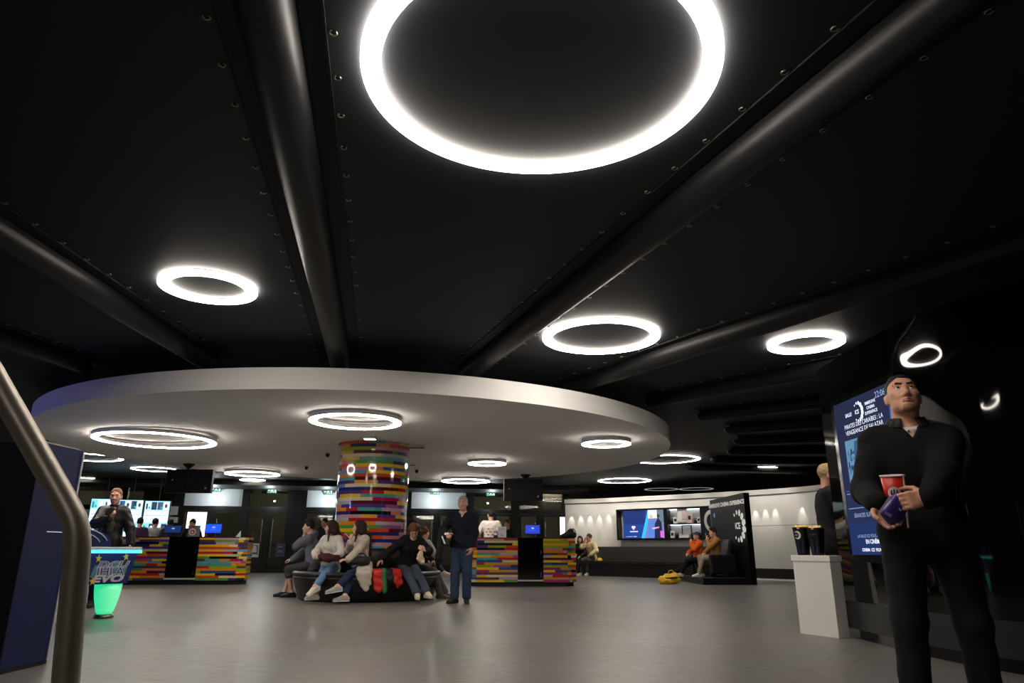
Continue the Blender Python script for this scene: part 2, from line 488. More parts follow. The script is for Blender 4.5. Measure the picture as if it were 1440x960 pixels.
    tp = tor + [ell(pc + sp * hem * .5 * s, (.168 * b * s, .122 * b * s, max(abs(hem), .10) * s + .06 * s), Rp, .05)] + list(extra_top(locals()) if callable(extra_top) else extra_top)
    ts = sl('R', shR, eR, wR) + sl('L', shL, eL, wL)
    hcut = (pc + sp * hem * s, hemn)
    vt, qt = mesh_sdf(tp + ts, h, infl=tope, cuts=ncut + ([] if opts.get('nohem') else [hcut]), subs=nsub, wrinkle=wr(opts.get('wr', .0035), ph))
    garment = np_obj(opts.get('topname', 'sweater'), vt, qt, topm, root)
    if coll:
        cm = mat('cloth_%d_%d_%d' % coll, coll, rough=.8, spec=.25)
        blob('collar', [cone(neck + sp * .0 * s, neck + sp * .035 * s + sf * .004, neckr * s + .014, neckr * s + .012, .01)], cm, garment, None, h * .7,
             cuts=[(neck + sp * .035 * s, unit(sp + sf * .2)), (neck - sp * .01 * s + sf * .03, -unit(sp - sf * .1))])
    # ---- trousers
    botm = opts.get('botmat') or mat('denim_%d_%d_%d' % bottom, bottom, rough=.85, spec=.2, bump=.2, bscale=220)
    lg = [ell(pc, (.165 * b * s, .118 * b * s, .12 * s), Rp, .05)]
    cuts_l = [(pc + sp * .10 * s, sp)]
    for nm, P_, K_, A_ in (('R', hpR, kR, aR), ('L', hpL, kL, aL)):
        wd = opts.get('legw', .047)
        E_ = K_ + (A_ - K_) * cuff
        lg += [cone(P_, K_, .088 * s * b, .062 * s * b, .05), cone(K_, E_, .060 * s * b, max(wd, .046) * s, .03)]
    vt, qt = mesh_sdf(lg, h, infl=.009, cuts=cuts_l, wrinkle=wr(opts.get('wrl', .003), ph + 2))
    np_obj('trousers', vt, qt, botm, root)
    # ---- shoes
    shm = mat('shoe_%d_%d_%d' % shoes, shoes, rough=.5, spec=.4)
    solem = mat('sole_%d_%d_%d' % (sole or shoes), sole or shoes, rough=.6)
    for prims, (an, ff, dn) in ((fR, fiR), (fL, fiL)):
        sh = blob('shoe', [(p[0], p[1], p[2], p[3] + .008, p[4] + .008, p[5]) for p in prims], shm, root, None, h * .8, cuts=[(an - dn * .012 * s, -dn), (an + dn * .078 * s, dn)])
        side = np.cross(ff, dn)
        c0 = an + dn * .070 * s
        sb = [cone(c0 - ff * .045 * s, c0 + ff * .175 * s, .044 * s, .036 * s, .02)]
        blob('sole', sb, solem, sh, None, h * .8, cuts=[(an + dn * .064 * s, -dn), (an + dn * .082 * s, dn)])
    # ---- hair
    hm = mat('hair_%d_%d_%d' % haircol, haircol, rough=.65, spec=.25, bump=.35, bscale=140, vary=.3)
    if hair == 'short' or hair == 'thin':
        e = .008 if hair == 'thin' else opts.get('hairt', .014)
        hrp = [ell(hp(0, -.016, .044), ((.076 + e * .8) * q, (.093 + e) * q, (.090 + e) * q), Rh, .02)]
        hs = [ell(hp(0, .085, -.020), (.085 * q, .075 * q, (.085 if hair == 'short' else .11) * q), Rh, .006), ell(hp(.09, .01, -.075), (.04 * q, .06 * q, .075 * q), Rh, .01), ell(hp(-.09, .01, -.075), (.04 * q, .06 * q, .075 * q), Rh, .01)]
        hs += list(opts.get('hairsub', lambda hp, q, Rh: [])(hp, q, Rh))
        blob('hair', hrp, hm, root, None, h * .8, subs=hs, cuts=[(hp(0, -.05, -.055), unit(-hu + hf * .15))], wrinkle=(.0025, 60, ph))
    elif hair == 'quiff':
        hrp = [ell(hp(0, -.016, .046), (.086 * q, .102 * q, .098 * q), Rh, .02), ell(hp(0, .045, .118), (.065 * q, .05 * q, .03 * q), Rh, .03), ell(hp(0, -.01, .125), (.07 * q, .07 * q, .035 * q), Rh, .03)]
        hs = [ell(hp(0, .085, -.020), (.085 * q, .075 * q, .085 * q), Rh, .006), ell(hp(.09, .01, -.075), (.04 * q, .06 * q, .075 * q), Rh, .01), ell(hp(-.09, .01, -.075), (.04 * q, .06 * q, .075 * q), Rh, .01)]
        blob('hair', hrp, hm, root, None, h * .8, subs=hs, cuts=[(hp(0, -.05, -.06), unit(-hu + hf * .15))], wrinkle=(.004, 70, ph))
    elif hair == 'long' or hair == 'bob':
        ln = opts.get('hairlen', .30 if hair == 'long' else .12)
        hrp = [ell(hp(0, -.016, .044), (.089 * q, .107 * q, .102 * q), Rh, .02)]
        bk = unit(-hu * .5 - U * .8 - sp * .1)
        for x, y, r in ((-.07, -.035, .036), (-.045, -.075, .042), (0, -.09, .045), (.045, -.075, .042), (.07, -.035, .036)):
            p0 = hp(x, y, .03); p1 = hp(x * 1.12, y - .012, -.08); p2 = p1 + bk * (ln - .08) * s - sf * (.01 + .42 * max(0, ln - .12)) * s + sr * x * .25 * s
            if ln > .2:
                pm = p1 + bk * .05 * s - sf * (.035 + opts.get('hairback', .03)) * s; p2 = pm + bk * (ln - .13) * s - sf * .035 * s + sr * x * .25 * s
                hrp.append(cone(p1, pm, r * q, r * q, .04)); p1 = pm
            hrp += [cone(p0, hp(x * 1.12, y - .012, -.08), r * q, r * q, .04), cone(p1, p2, r * q, r * (.55 if ln < .2 else .8) * q, .04)]
        if opts.get('hairfront'):
            for g in opts['hairfront']:
                p1 = hp(.07 * g, .03, -.07); p2 = p1 + (-U * .16 + sf * .04 + sr * g * .01) * s
                hrp += [cone(hp(.072 * g, .015, .04), p1, .026 * q, .024 * q, .03), cone(p1, p2, .024 * q, .014 * q, .03)]
        hs = [ell(hp(0, .095, -.03), (.064 * q, .085 * q, .10 * q), Rh, .01)]
        blob('hair', hrp, hm, root, None, h * .9, subs=hs, wrinkle=(.003, 50, ph))
    elif hair == 'bun':
        hrp = [ell(hp(0, -.018, .042), (.084 * q, .102 * q, .098 * q), Rh, .02), ell(hp(0, -.12, .02), (.045 * q, .05 * q, .045 * q), Rh, .03), cone(hp(0, -.11, 0), hp(0, -.12, -.10), .035 * q, .02 * q, .03)]
        hs = [ell(hp(0, .09, -.03), (.075 * q, .08 * q, .10 * q), Rh, .01)]
        blob('hair', hrp, hm, root, None, h * .9, subs=hs, wrinkle=(.003, 50, ph))
    elif hair == 'cap':
        hrp = [ell(hp(0, -.012, .046), (.086 * q, .105 * q, .098 * q), Rh, .02)]
        c2 = blob('knitted_cap', hrp, hm, root, None, h * .8, cuts=[(hp(0, .03, .035), unit(-hu + hf * .12))])
    # ---- eyes and brows
    if headskin:
        ew = mat('eye_white', (225, 222, 215), rough=.25); ed = mat('iris_dark', (35, 24, 18), rough=.2)
        gz = opts.get('gaze', (0, 0))
        for g in (-1, 1):
            e0 = hp(.032 * g, .0785, .012); er = .0120 * q
            eye = MB(); prof = [(er * math.sin(PI * i / 8), -er * math.cos(PI * i / 8)) for i in range(9)]
            eye.lathe(prof, tuple(e0), n=12); eo = eye.build('eye', ew, root)
            gd = unit(hf + hr * gz[0] + hu * gz[1])
            ir = MB(); c1 = e0 + gd * er * .60
            ir.lathe([(er * .66 * math.sin(PI * i / 6), -er * .66 * math.cos(PI * i / 6)) for i in range(7)], tuple(c1), n=10); ir.build('iris', ed, eo)
        bw = opts.get('brow', haircol)
        bm_ = mat('hair_%d_%d_%d' % bw, bw, rough=.6)
        for g in (-1, 1):
            blob('eyebrow', [cone(hp(.014 * g, .0955, .0345), hp(.036 * g, .0905, .0390), .0054 * q, .0054 * q, .006), cone(hp(.036 * g, .0905, .0390), hp(.053 * g, .074, .034), .0054 * q, .003 * q, .006)], bm_, root, None, min(h * .6, .006))
    J = dict(hc=hc, hp=hp, hr=hr, hf=hf, hu=hu, wR=wR, wL=wL, eR=eR, eL=eL, neck=neck, sp=sp, sf=sf, sr=sr, shR=shR, shL=shL, chest=chest, pc=pc, kR=kR, kL=kL, aR=aR, aL=aL, hpR=hpR, hpL=hpL,
             dR=unit(dR), dL=unit(dL), s=s, F=F, Rr=Rr, Rt=Rt, Rh=Rh, pos=np.array(pos, float), garment=garment, q=q)
    return root, J
# ------------------------------------------------------------------ the room
CX, CY = -2.63, 13.5          # axis of the striped column
CEIL = 3.2
black = mat('matt_black', (14, 14, 15), rough=.6)
blackgloss = mat('gloss_black', (9, 9, 10), rough=.06, spec=.6)
white = mat('white_paint', (242, 240, 236), rough=.55)
steel = mat('brushed_steel', (150, 146, 140), rough=.28, metal=1.0)

def floor_material():
    m = bpy.data.materials.new('floor_tiles'); m.use_nodes = True
    nt = m.node_tree; b = nt.nodes['Principled BSDF']
    tc = nt.nodes.new('ShaderNodeTexCoord'); mp = nt.nodes.new('ShaderNodeMapping')
    mp.inputs['Rotation'].default_value = (0, 0, math.radians(33))
    br = nt.nodes.new('ShaderNodeTexBrick')
    br.inputs['Scale'].default_value = 1.0; br.inputs['Brick Width'].default_value = 1.2; br.inputs['Row Height'].default_value = 0.6
    br.inputs['Mortar Size'].default_value = 0.004; br.inputs['Mortar Smooth'].default_value = .1; br.offset = 0.0
    br.inputs['Color1'].default_value = lin((127, 123, 118)); br.inputs['Color2'].default_value = lin((120, 117, 112)); br.inputs['Mortar'].default_value = lin((88, 86, 83))
    nz = nt.nodes.new('ShaderNodeTexNoise'); nz.inputs['Scale'].default_value = 1.7; nz.inputs['Detail'].default_value = 6
    mx = nt.nodes.new('ShaderNodeMix'); mx.data_type = 'RGBA'; mx.blend_type = 'MULTIPLY'; mx.inputs[0].default_value = .35
    nt.links.new(tc.outputs['Object'], mp.inputs['Vector']); nt.links.new(mp.outputs['Vector'], br.inputs['Vector'])
    nt.links.new(tc.outputs['Object'], nz.inputs['Vector'])
    nt.links.new(br.outputs['Color'], mx.inputs[6]); nt.links.new(nz.outputs['Color'], mx.inputs[7])
    nt.links.new(mx.outputs[2], b.inputs['Base Color'])
    n2 = nt.nodes.new('ShaderNodeTexNoise'); n2.inputs['Scale'].default_value = 9; n2.inputs['Detail'].default_value = 5
    nt.links.new(tc.outputs['Object'], n2.inputs['Vector'])
    mr = nt.nodes.new('ShaderNodeMapRange'); mr.inputs[3].default_value = .30; mr.inputs[4].default_value = .46
    nt.links.new(n2.outputs['Fac'], mr.inputs[0]); nt.links.new(mr.outputs[0], b.inputs['Roughness'])
    b.inputs['Specular IOR Level'].default_value = .5
    bp = nt.nodes.new('ShaderNodeBump'); bp.inputs['Strength'].default_value = .06; bp.inputs['Distance'].default_value = .01
    nt.links.new(n2.outputs['Fac'], bp.inputs['Height']); nt.links.new(bp.outputs['Normal'], b.inputs['Normal'])
    return m

m = MB(); m.box((-3, 14, -.06), (46, 48, .12)); struct(m.build('floor', floor_material()))
ceilm = mat('black_ceiling_fabric', (35, 38, 43), rough=.6, spec=.3, bump=.05, bscale=300)
m = MB(); m.box((-3, 14, CEIL + .06), (46, 48, .12)); struct(m.build('ceiling', ceilm))

# walls that close the dark hall
dark = mat('dark_wall', (20, 20, 22), rough=.7)
m = MB(); m.box((-25.9, 14, 1.6), (.2, 48, 3.2)); struct(m.build('wall_left', dark))
m = MB(); m.box((-3, -9.9, 1.6), (46, .2, 3.2)); struct(m.build('wall_front', dark))
m = MB(); m.box((19.9, 14, 1.6), (.2, 48, 3.2)); struct(m.build('wall_east', dark))

# ---- padded half-round ribs that run out from the column under the ceiling
ribm = mat('black_rib_vinyl', (22, 22, 24), rough=.44, spec=.28, bump=.03, bscale=30)
eyem = mat('eyelet_metal', (170, 165, 155), rough=.35, metal=1.0)
trimm = mat('rib_gap_shade', (7, 7, 8), rough=.7)
RX, RY = -3.85, 17.8        # the ribs meet at a point behind the column
nrib = 0
for k in range(-8, 11):
    a = math.radians(-.2 + 10.4 * k)
    d = Vector((math.sin(a), -math.cos(a), 0)); s = Vector((d.y, -d.x, 0))
    nrib += 1
    r0, r1 = 9.05, 30.0
    # stop at the walls of the hall
    for lim, comp, c0 in ((-25.6, 'x', RX), (19.6, 'x', RX), (-9.6, 'y', RY), (37.6, 'y', RY)):
        dc = getattr(d, comp)
        if abs(dc) > 1e-6 and (lim - c0) / dc > 0: r1 = min(r1, (lim - c0) / dc)
    P = lambda r, off, z: Vector((RX, RY, z)) + d * r + s * off
    mb = MB()
    R = .128; zc = CEIL - .055; n = 14; vs = []
    prof = [(R * math.cos(PI + PI * i / n), R * math.sin(PI + PI * i / n)) for i in range(n + 1)]
    rings = []
    for j in range(7):            # rounded nose
        t = PI / 2 * j / 6
        rings.append((r0 + R * 1.2 * (1 - math.cos(t)), max(.03, math.sin(t))))
    nseg = 24
    for j in range(1, nseg + 1): rings.append((r0 + R * 1.2 + (r1 - r0 - R * 1.2) * j / nseg, 1.0))
    for (rr, sc) in rings:
        for (x, z) in prof: vs.append(P(rr, x * sc, zc + z * sc if sc < 1 else zc + z))
    w = n + 1
    mb.faces(vs, [(i * w + q, i * w + q + 1, (i + 1) * w + q + 1, (i + 1) * w + q) for i in range(len(rings) - 1) for q in range(n)], None, True)
    for sd in (-1, 1):            # straight skirts up to the ceiling
        mb.quad([P(r0 + R, sd * R, zc), P(r1, sd * R, zc), P(r1, sd * R, CEIL), P(r0 + R, sd * R, CEIL)])
    rib = struct(mb.build('trim_%d' % nrib, ribm))
    # solid black strips painting the shade of the open gap where the fabric stops
    g = MB()
    for sd in (-1, 1):
        g.bar(P(r0 + .1, sd * .19, CEIL - .004), P(r1, sd * .19, CEIL - .004), .10, .008)
        g.bar(P(r0 + .1, sd * .248, CEIL - .006), P(r1, sd * .248, CEIL - .006), .012, .012)
    g.build('gap_shade_and_edge', trimm, rib)
    if -3 <= k <= 5:              # eyelets that lace the fabric down
        e = MB()
        rr = r0 + .25
        while rr < min(r1, 18.5):
            for sd in (-1, 1):
                c = P(rr, sd * .285, CEIL - .006)
                pts = [c + (d * math.cos(q) + s * math.sin(q)) * .017 for q in [.5 + 5.0 * i / 10 for i in range(11)]]
                e.tube(pts, .0045, 5)
            rr += .335
        eo = e.build('eyelets', eyem, rib); eo['kind'] = 'stuff'

# ---- black glossy wall on the right with the programme screen: a gently waving panel
def smooth_path(pts, n):
    out = []
    P = [Vector((p[0], p[1], 0)) for p in pts]
    P = [P[0] * 2 - P[1]] + P + [P[-1] * 2 - P[-2]]
    for i in range(1, len(P) - 2):
        for j in range(n):
            t = j / n
            a, b, c, d = P[i - 1], P[i], P[i + 1], P[i + 2]
            out.append(.5 * ((2 * b) + (-a + c) * t + (2 * a - 5 * b + 4 * c - d) * t * t + (-a + 3 * b - 3 * c + d) * t ** 3))
    out.append(P[-2]); return out
def wall_strip(path, z0, z1, thick, side, mb, smooth=True):
    """upright wall along path, thickness to the given side"""
    m_ = len(path); off = []
    for i in range(m_):
        t = (path[min(i + 1, m_ - 1)] - path[max(i - 1, 0)]).normalized()
        off.append(path[i] + Vector((t.y, -t.x, 0)) * thick * side)
    sec = lambda i: ((path[i], z0), (path[i], z1), (off[i], z1), (off[i], z0))
    for q in range(4):            # every side its own run of faces: smooth along the wall, crisp at its edges
        vs = []
        for i in range(m_):
            for (p, z) in (sec(i)[q], sec(i)[(q + 1) % 4]): vs.append((p.x, p.y, z))
        mb.faces(vs, [(i * 2, i * 2 + 1, i * 2 + 3, i * 2 + 2) for i in range(m_ - 1)], None, True)
    for i in (0, m_ - 1): mb.quad([(p.x, p.y, z) for p, z in sec(i)])
    return mb
RW = [(3.52, 7.84), (3.50, 7.3), (3.49, 6.7), (3.53, 6.1), (3.66, 5.5), (3.98, 4.9), (4.5, 4.3), (5.3, 3.75), (6.4, 3.4)]
rw = smooth_path(RW, 16)
glossw = bpy.data.materials.new('polished_black_panel'); glossw.use_nodes = True
_b = glossw.node_tree.nodes['Principled BSDF']
_b.inputs['Base Color'].default_value = lin((8, 8, 9)); _b.inputs['Roughness'].default_value = .035; _b.inputs['Specular IOR Level'].default_value = .34
_tc = glossw.node_tree.nodes.new('ShaderNodeTexCoord'); _nz = glossw.node_tree.nodes.new('ShaderNodeTexNoise'); _bp = glossw.node_tree.nodes.new('ShaderNodeBump')
_nz.inputs['Scale'].default_value = 1.1; _nz.inputs['Detail'].default_value = 1.0; _bp.inputs['Strength'].default_value = .35; _bp.inputs['Distance'].default_value = .06
glossw.node_tree.links.new(_tc.outputs['Object'], _nz.inputs['Vector']); glossw.node_tree.links.new(_nz.outputs['Fac'], _bp.inputs['Height']); glossw.node_tree.links.new(_bp.outputs['Normal'], _b.inputs['Normal'])
m = MB(); wall_strip(rw, 0, 2.84, .22, -1, m); struct(m.build('wall_right', glossw))
m = MB(); wall_strip([p + Vector((-.0, 0, 0)) for p in smooth_path([(x - .055, y) for x, y in RW], 8)], 0.10, .36, .05, -1, m)
struct(m.build('baseboard_right', mat('kick_panel', (24, 24, 25), rough=.4)))

# ---- white curved wall with padded bench far right
CW = [(2.02, 26.9), (3.3, 26.25), (4.6, 25.2), (5.9, 24.1), (7.2, 22.9), (8.2, 21.75), (8.75, 20.9), (9.05, 20.2), (9.6, 19.75), (10.6, 19.6)]
cw = smooth_path(CW, 6)
wallw = mat('white_gloss_panel', (226, 224, 219), rough=.2, spec=.4)
m = MB(); wall_strip(cw, 1.6, 2.52, .2, -1, m); o = struct(m.build('wall_back', wallw))
m = MB(); wall_strip(cw[:21], 0.0, 1.6, .2, -1, m); m.build('wall_panel', wallw, o)
m = MB(); wall_strip(cw[20:], 0.0, 1.59, .2, -1, m); m.build('wall_panel', mat('grey_gloss_panel', (222, 221, 216), rough=.2, spec=.45), o)
m = MB(); wall_strip(smooth_path([(x - .03, y - .06) for x, y in CW], 6), 2.53, 2.68, .3, -1, m); struct(m.build('trim_21', mat('cornice_white', (200, 198, 194), rough=.5)))
m = MB(); wall_strip(smooth_path([(x - .02, y - .03) for x, y in CW], 6), 0.05, .34, .06, -1, m); struct(m.build('baseboard_back', black))
m = MB(); wall_strip(smooth_path([(x - .03, y - .05) for x, y in CW[4:]], 6), 0.0, .05, .08, -1, m); struct(m.build('trim_22', white))

# ---- glazed entrance front at the very back, slightly turned
FA, FB = Vector((-11.4, 27.2, 0)), Vector((2.05, 29.4, 0))
fd = (FB - FA).normalized(); fn = Vector((fd.y, -fd.x, 0))     # fn points into the hall
def fac(x, y):                    # pixel -> point in the plane of the glazed front
    p = atplane(x, y, FA, fn); return ((p - FA).dot(fd), p.z)
def FP(u, z, e=0.0): return FA + fd * u + fn * e + Vector((0, 0, z))
FM = Matrix((fd, -fn, Vector((0, 0, 1)))).transposed()
framem = mat('black_frame_metal', (17, 17, 18), rough=.4, metal=.3)
glass = bpy.data.materials.new('night_glass'); glass.use_nodes = True
_n = glass.node_tree; _p = _n.nodes['Principled BSDF']
_p.inputs['Base Color'].default_value = (0.55, 0.55, 0.53, 1); _p.inputs['Roughness'].default_value = .03
_p.inputs['Transmission Weight'].default_value = 1.0; _p.inputs['IOR'].default_value = 1.45; _p.inputs['Specular IOR Level'].default_value = .5
_tb = _n.nodes.new('ShaderNodeBsdfTransparent'); _tb.inputs[0].default_value = (.62, .63, .60, 1)
_gl = _n.nodes.new('ShaderNodeBsdfGlossy'); _gl.inputs['Roughness'].default_value = .03; _gl.inputs[0].default_value = (.9, .9, .9, 1)
_fr = _n.nodes.new('ShaderNodeFresnel'); _fr.inputs[0].default_value = 1.5
_mx = _n.nodes.new('ShaderNodeMixShader')
_n.links.new(_fr.outputs[0], _mx.inputs[0]); _n.links.new(_tb.outputs[0], _mx.inputs[1]); _n.links.new(_gl.outputs[0], _mx.inputs[2])
_n.links.new(_mx.outputs[0], _n.nodes['Material Output'].inputs['Surface'])
frost = mat('frosted_panel', (205, 206, 208), rough=.5)
concrete = mat('lobby_concrete', (128, 124, 108), rough=.85, vary=.25, bscale=3)
olive = mat('olive_board', (150, 146, 104), rough=.8)

# soffit and posts of the front
m = MB()
m.bar(FP(-9, 3.15), FP(16, 3.15), .3, .12)
m.bar(FP(-9, 2.33), FP(16, 2.33), .14, .16)
m.bar(FP(-9, .05), FP(16, .05), .12, .1)
struct(m.build('trim_23', framem))
m = MB(); m.bar(FP(-9, 3.12, 1.2), FP(14.2, 3.12, 1.2), 2.0, .16); struct(m.build('trim_24', black))
wn = 0
def fx(x): return fac(x, 740)[0]
edges = [(100, 4), (170, 6), (248, 12), (342, 9), (415, 26), (522, 30), (572, 10), (660, 12), (724, 12), (795, 8), (298, 4), (376, 5), (614, 5), (693.5, 4), (759.5, 5)]
m = MB()
for (x, wpx) in edges:
    u = fx(x); wd = wpx * .028
    m.bar(FP(u, 0), FP(u, 2.34 if x in (298, 376, 614, 693.5, 759.5) else 3.12), wd, .16, up=tuple(fn))
struct(m.build('trim_25', framem))
# panes of the fanlights over the doors
def pane(name, x0, x1, z0, z1, material, e=0.0, parent=None, thick=.02):
    u0, u1 = fx(x0), fx(x1); mb = MB()
    mb.box(FP((u0 + u1) / 2, (z0 + z1) / 2, e), (abs(u1 - u0), thick, z1 - z0), FM)
    return mb.build(name, material, parent)
for (x0, x1, mt) in ((104, 167, glass), (173, 242, glass), (254, 337, frost), (347, 402, glass), (428, 507, frost), (577, 654, frost), (666, 718, glass), (730, 791, glass)):
    wn += 1
    struct(pane('window_%d' % wn, x0, x1, 2.42, 3.08, mt))
dn = 0
handle = mat('door_handle_steel', (170, 168, 164), rough=.25, metal=1.0)
for (x0, x1, hs) in ((254, 297, 1), (299, 337, -1), (347, 374, 1), (378, 404, -1), (428, 470, 1), (577, 612, 1), (616, 655, -1), (666, 692, 1), (695, 719, -1), (730, 757, 1), (762, 791, -1)):
    dn += 1
    u0, u1 = fx(x0), fx(x1); mb = MB(); w = abs(u1 - u0)
    for (cu, cz, bw, bh) in ((u0 + .04, 1.14, .08, 2.2), (u1 - .04, 1.14, .08, 2.2), ((u0 + u1) / 2, 2.2, w, .08), ((u0 + u1) / 2, .17, w, .22), ((u0 + u1) / 2, 1.02, w, .05)):
        mb.box(FP(cu, cz, .02), (bw, .06, bh), FM)
    dr = struct(mb.build('door_%d' % dn, framem))
    mb = MB(); mb.box(FP((u0 + u1) / 2, 1.14, .015), (w - .14, .012, 2.1), FM); mb.build('glass_pane', glass, dr)
    mb = MB(); uh = u1 - .14 if hs > 0 else u0 + .14
    mb.tube([FP(uh, .55, .09), FP(uh, 1.95, .09)], .022, 8); mb.bar(FP(uh, .7, .09), FP(uh, .7, .02), .02, .02); mb.bar(FP(uh, 1.8, .09), FP(uh, 1.8, .02), .02, .02)
    mb.build('door_handle', handle, dr)
# what stands behind the glass: the lit concrete of the lobby outside
m = MB(); m.bar(FP(-9, 1.6, -4.0), FP(16, 1.6, -4.0), .2, 3.2); struct(m.build('wall_lobby', concrete))
m = MB(); m.bar(FP(-12, 3.3, -2.2), FP(18, 3.3, -2.2), 4.4, .1); struct(m.build('ceiling_lobby', black))
# ------------------------------------------------------------------ ring lights
ringw = mat('ring_diffuser', (255, 255, 255), rough=.4, emit=(255, 244, 231), estr=RING_E)
ringoff = mat('ring_diffuser_dim', (190, 190, 188), rough=.5, emit=(190, 186, 180), estr=.55)
ringh = mat('ring_housing_black', (30, 30, 31), rough=.5)
ringhw = mat('ring_housing_white', (200, 200, 200), rough=.5)
def annulus(mb, ro, ri, z0, z1, n=96):
    mb.lathe([(ro, z1), (ro, z0), (ri, z0), (ri, z1)], n=n, close=True)
def ring_light(label, x, y, D, z, whitehouse=False, group='ring lights on the black ceiling', th=.007, zc=None, lit=True):
    t = thing('ring_light', label, 'ceiling light', (x, y, z), 0, group)
    ro = D / 2; ri = ro - (.105 if D > .6 else .1)
    zt = (zc if zc is not None else CEIL) - z
    e_ = 0 if th < .02 else .012
    mb = MB(); annulus(mb, ro - e_, ri + e_, th, zt); mb.build('mounting_ring', ringhw if whitehouse else ringh, t)
    mb = MB(); annulus(mb, ro - .002, ri + .002, 0, th); mb.build('diffuser', ringw if lit else ringoff, t)
    return t
def disc_z(x, y):
    return DISC_Z + DISC_RISE * max(0, 1 - math.hypot(x - CX, y - CY) / DISC_R)
ZR = CEIL - .03
def ring_at(label, px, py, D, z=ZR, **k):
    p = atz(px, py, z); return ring_light(label, p.x, p.y, D, z, **k)
ring_at('largest ring light, right overhead on the black ceiling above the hall', 760, 116, 1.84, th=.026)
ring_at('mid-sized glowing ring on the black ceiling between two ribs, right of the column', 845, 476, 1.34, th=.022)
ring_at('small glowing ring on the black ceiling, nearest to the black glossy wall', 1133, 484.5, .86, th=.022)
ring_at('small glowing ring alone on the black ceiling, left of the long central rib', 293, 406.5, .87, th=.022)
ring_at('big ring on the black ceiling partly hidden behind the right edge of the white canopy', 935, 646, 1.84)
ring_at('thin ring over the display shelves, seen nearly edge-on just past the white canopy', 878, 676, 1.84)
ring_at('small ring on the far black ceiling above the black recliner booth', 1072, 658.5, .86)
ring_at('big ring behind the left edge of the white canopy, beside the navy kiosk', 119, 643, 1.84)
ring_at('mid-sized ring whose right half hides behind the left hanging screen', 218, 660, 1.34)
ring_at('ring low over the menu screens, left part hidden by the navy kiosk', 121, 675, 1.84)
ring_at('tiny ring just under the back edge of the white canopy, above an exit sign', 355, 675, .86)
ring_at('ring glimpsed under the right hanging screen, near the glazed front', 772, 693, 1.34)
ring_at('dim grey ring over the white wall, left of the recliner booth', 930, 688, 1.34, lit=False)
ring_at('dim grey ring beside the white cornice, just left of the recliner booth top', 979, 687.5, 1.34, lit=False)
ring_light('unseen ring light added above the handrail, to the left of the camera', -4.6, 1.6, 1.34, ZR)  # this ring and the next are unseen, added to brighten plinth and foreground
ring_light('unseen ring light added behind the camera', -.8, -3.4, 1.84, ZR)

def disc_ring(label, px, py, D):
    z = 2.63
    for _ in range(4):
        p = atz(px, py, z); z = disc_z(p.x, p.y) - .095
    return ring_light(label, p.x, p.y, D, z, True, 'ring lights under the white canopy', zc=max(disc_z(p.x, p.y) - .003 - DISC_RISE / DISC_R * D / 2, z + .05), th=.014)
disc_ring('largest ring under the white canopy, on its left side', 219, 620, 1.90)
disc_ring('ring light under the white canopy straight in front of the striped column top', 500, 594, 1.30)
disc_ring('small ring under the white canopy near its right edge', 852.5, 625, .83)
disc_ring('smaller of the two rings under the canopy right of the column, the upper one', 685, 652.5, .82)
disc_ring('wide ring under the canopy back edge above the standing grey-haired person', 655, 677, 1.25)
disc_ring('ring under the canopy back edge, left of the striped column', 355, 667, 1.25)

# ------------------------------------------------------------------ the round white canopy
canm = mat('white_canopy_plaster', (240, 238, 236), rough=.75, bump=.03, bscale=400)
t = MB()
t.lathe([(.70, DISC_Z + DISC_RISE), (DISC_R, DISC_Z), (DISC_R, DISC_Z + .26), (DISC_R - .25, DISC_Z + .28), (.70, DISC_Z + .28)], n=160, close=True, smooth=False)
can = t.build('round_canopy', canm, None, (CX, CY, 0))
tag(can, 'huge round white canopy hung under the black ceiling around the striped column', 'canopy')
for k in range(10):
    hg = MB()
    a = 2 * PI * k / 10 + .2
    hg.tube([(3.4 * math.cos(a), 3.4 * math.sin(a), DISC_Z + .27), (3.4 * math.cos(a), 3.4 * math.sin(a), CEIL)], .012, 6)
    hg.build('suspension_rod', black, can)
# small fittings in the canopy
def fitting(name, label, cat, px, py, build, group=None):
    z = 2.65
    for _ in range(4):
        p = atz(px, py, z); z = disc_z(p.x, p.y)
    return build(name, label, cat, Vector((p.x, p.y, z)), group)
def cam_dome(name, label, cat, p, group):
    t = thing(name, label, cat, p, 0, group)
    mb = MB(); mb.lathe([(0, -.012), (.05, -.012), (.06, 0.03)], n=16); mb.build('mount_plate', ringhw, t)
    mb = MB(); mb.lathe([(0, -.085), (.025, -.078), (.042, -.05), (.046, -.012)], n=16); mb.build('dome', blackgloss, t)
    return t
fitting('ceiling_camera', 'tiny black dome camera under the canopy just left of the column top', 'camera', 461, 637, cam_dome, 'dome cameras under the canopy')
fitting('ceiling_camera', 'tiny black dome camera under the canopy, farther left above the ring', 'camera', 431, 655, cam_dome, 'dome cameras under the canopy')
fitting('ceiling_camera', 'tiny black dome camera under the canopy right of the column', 'camera', 586, 660, cam_dome, 'dome cameras under the canopy')
def vent(name, label, cat, p, group):
    t = thing(name, label, cat, p, 0, group)
    mb = MB(); mb.box((0, 0, -.005), (.34, .12, .05)); mb.build('frame', ringhw, t)
    mb = MB()
    for i in range(5): mb.box((0, -.04 + .02 * i, -.033), (.30, .008, .008))
    mb.build('slats', black, t); return t
fitting('ceiling_vent', 'flat slot vent in the canopy right of the column top', 'vent', 585, 627, vent, 'slot vents in the canopy')
fitting('ceiling_vent', 'flat slot vent in the canopy close beside the column, the lower one', 'vent', 574, 652, vent, 'slot vents in the canopy')
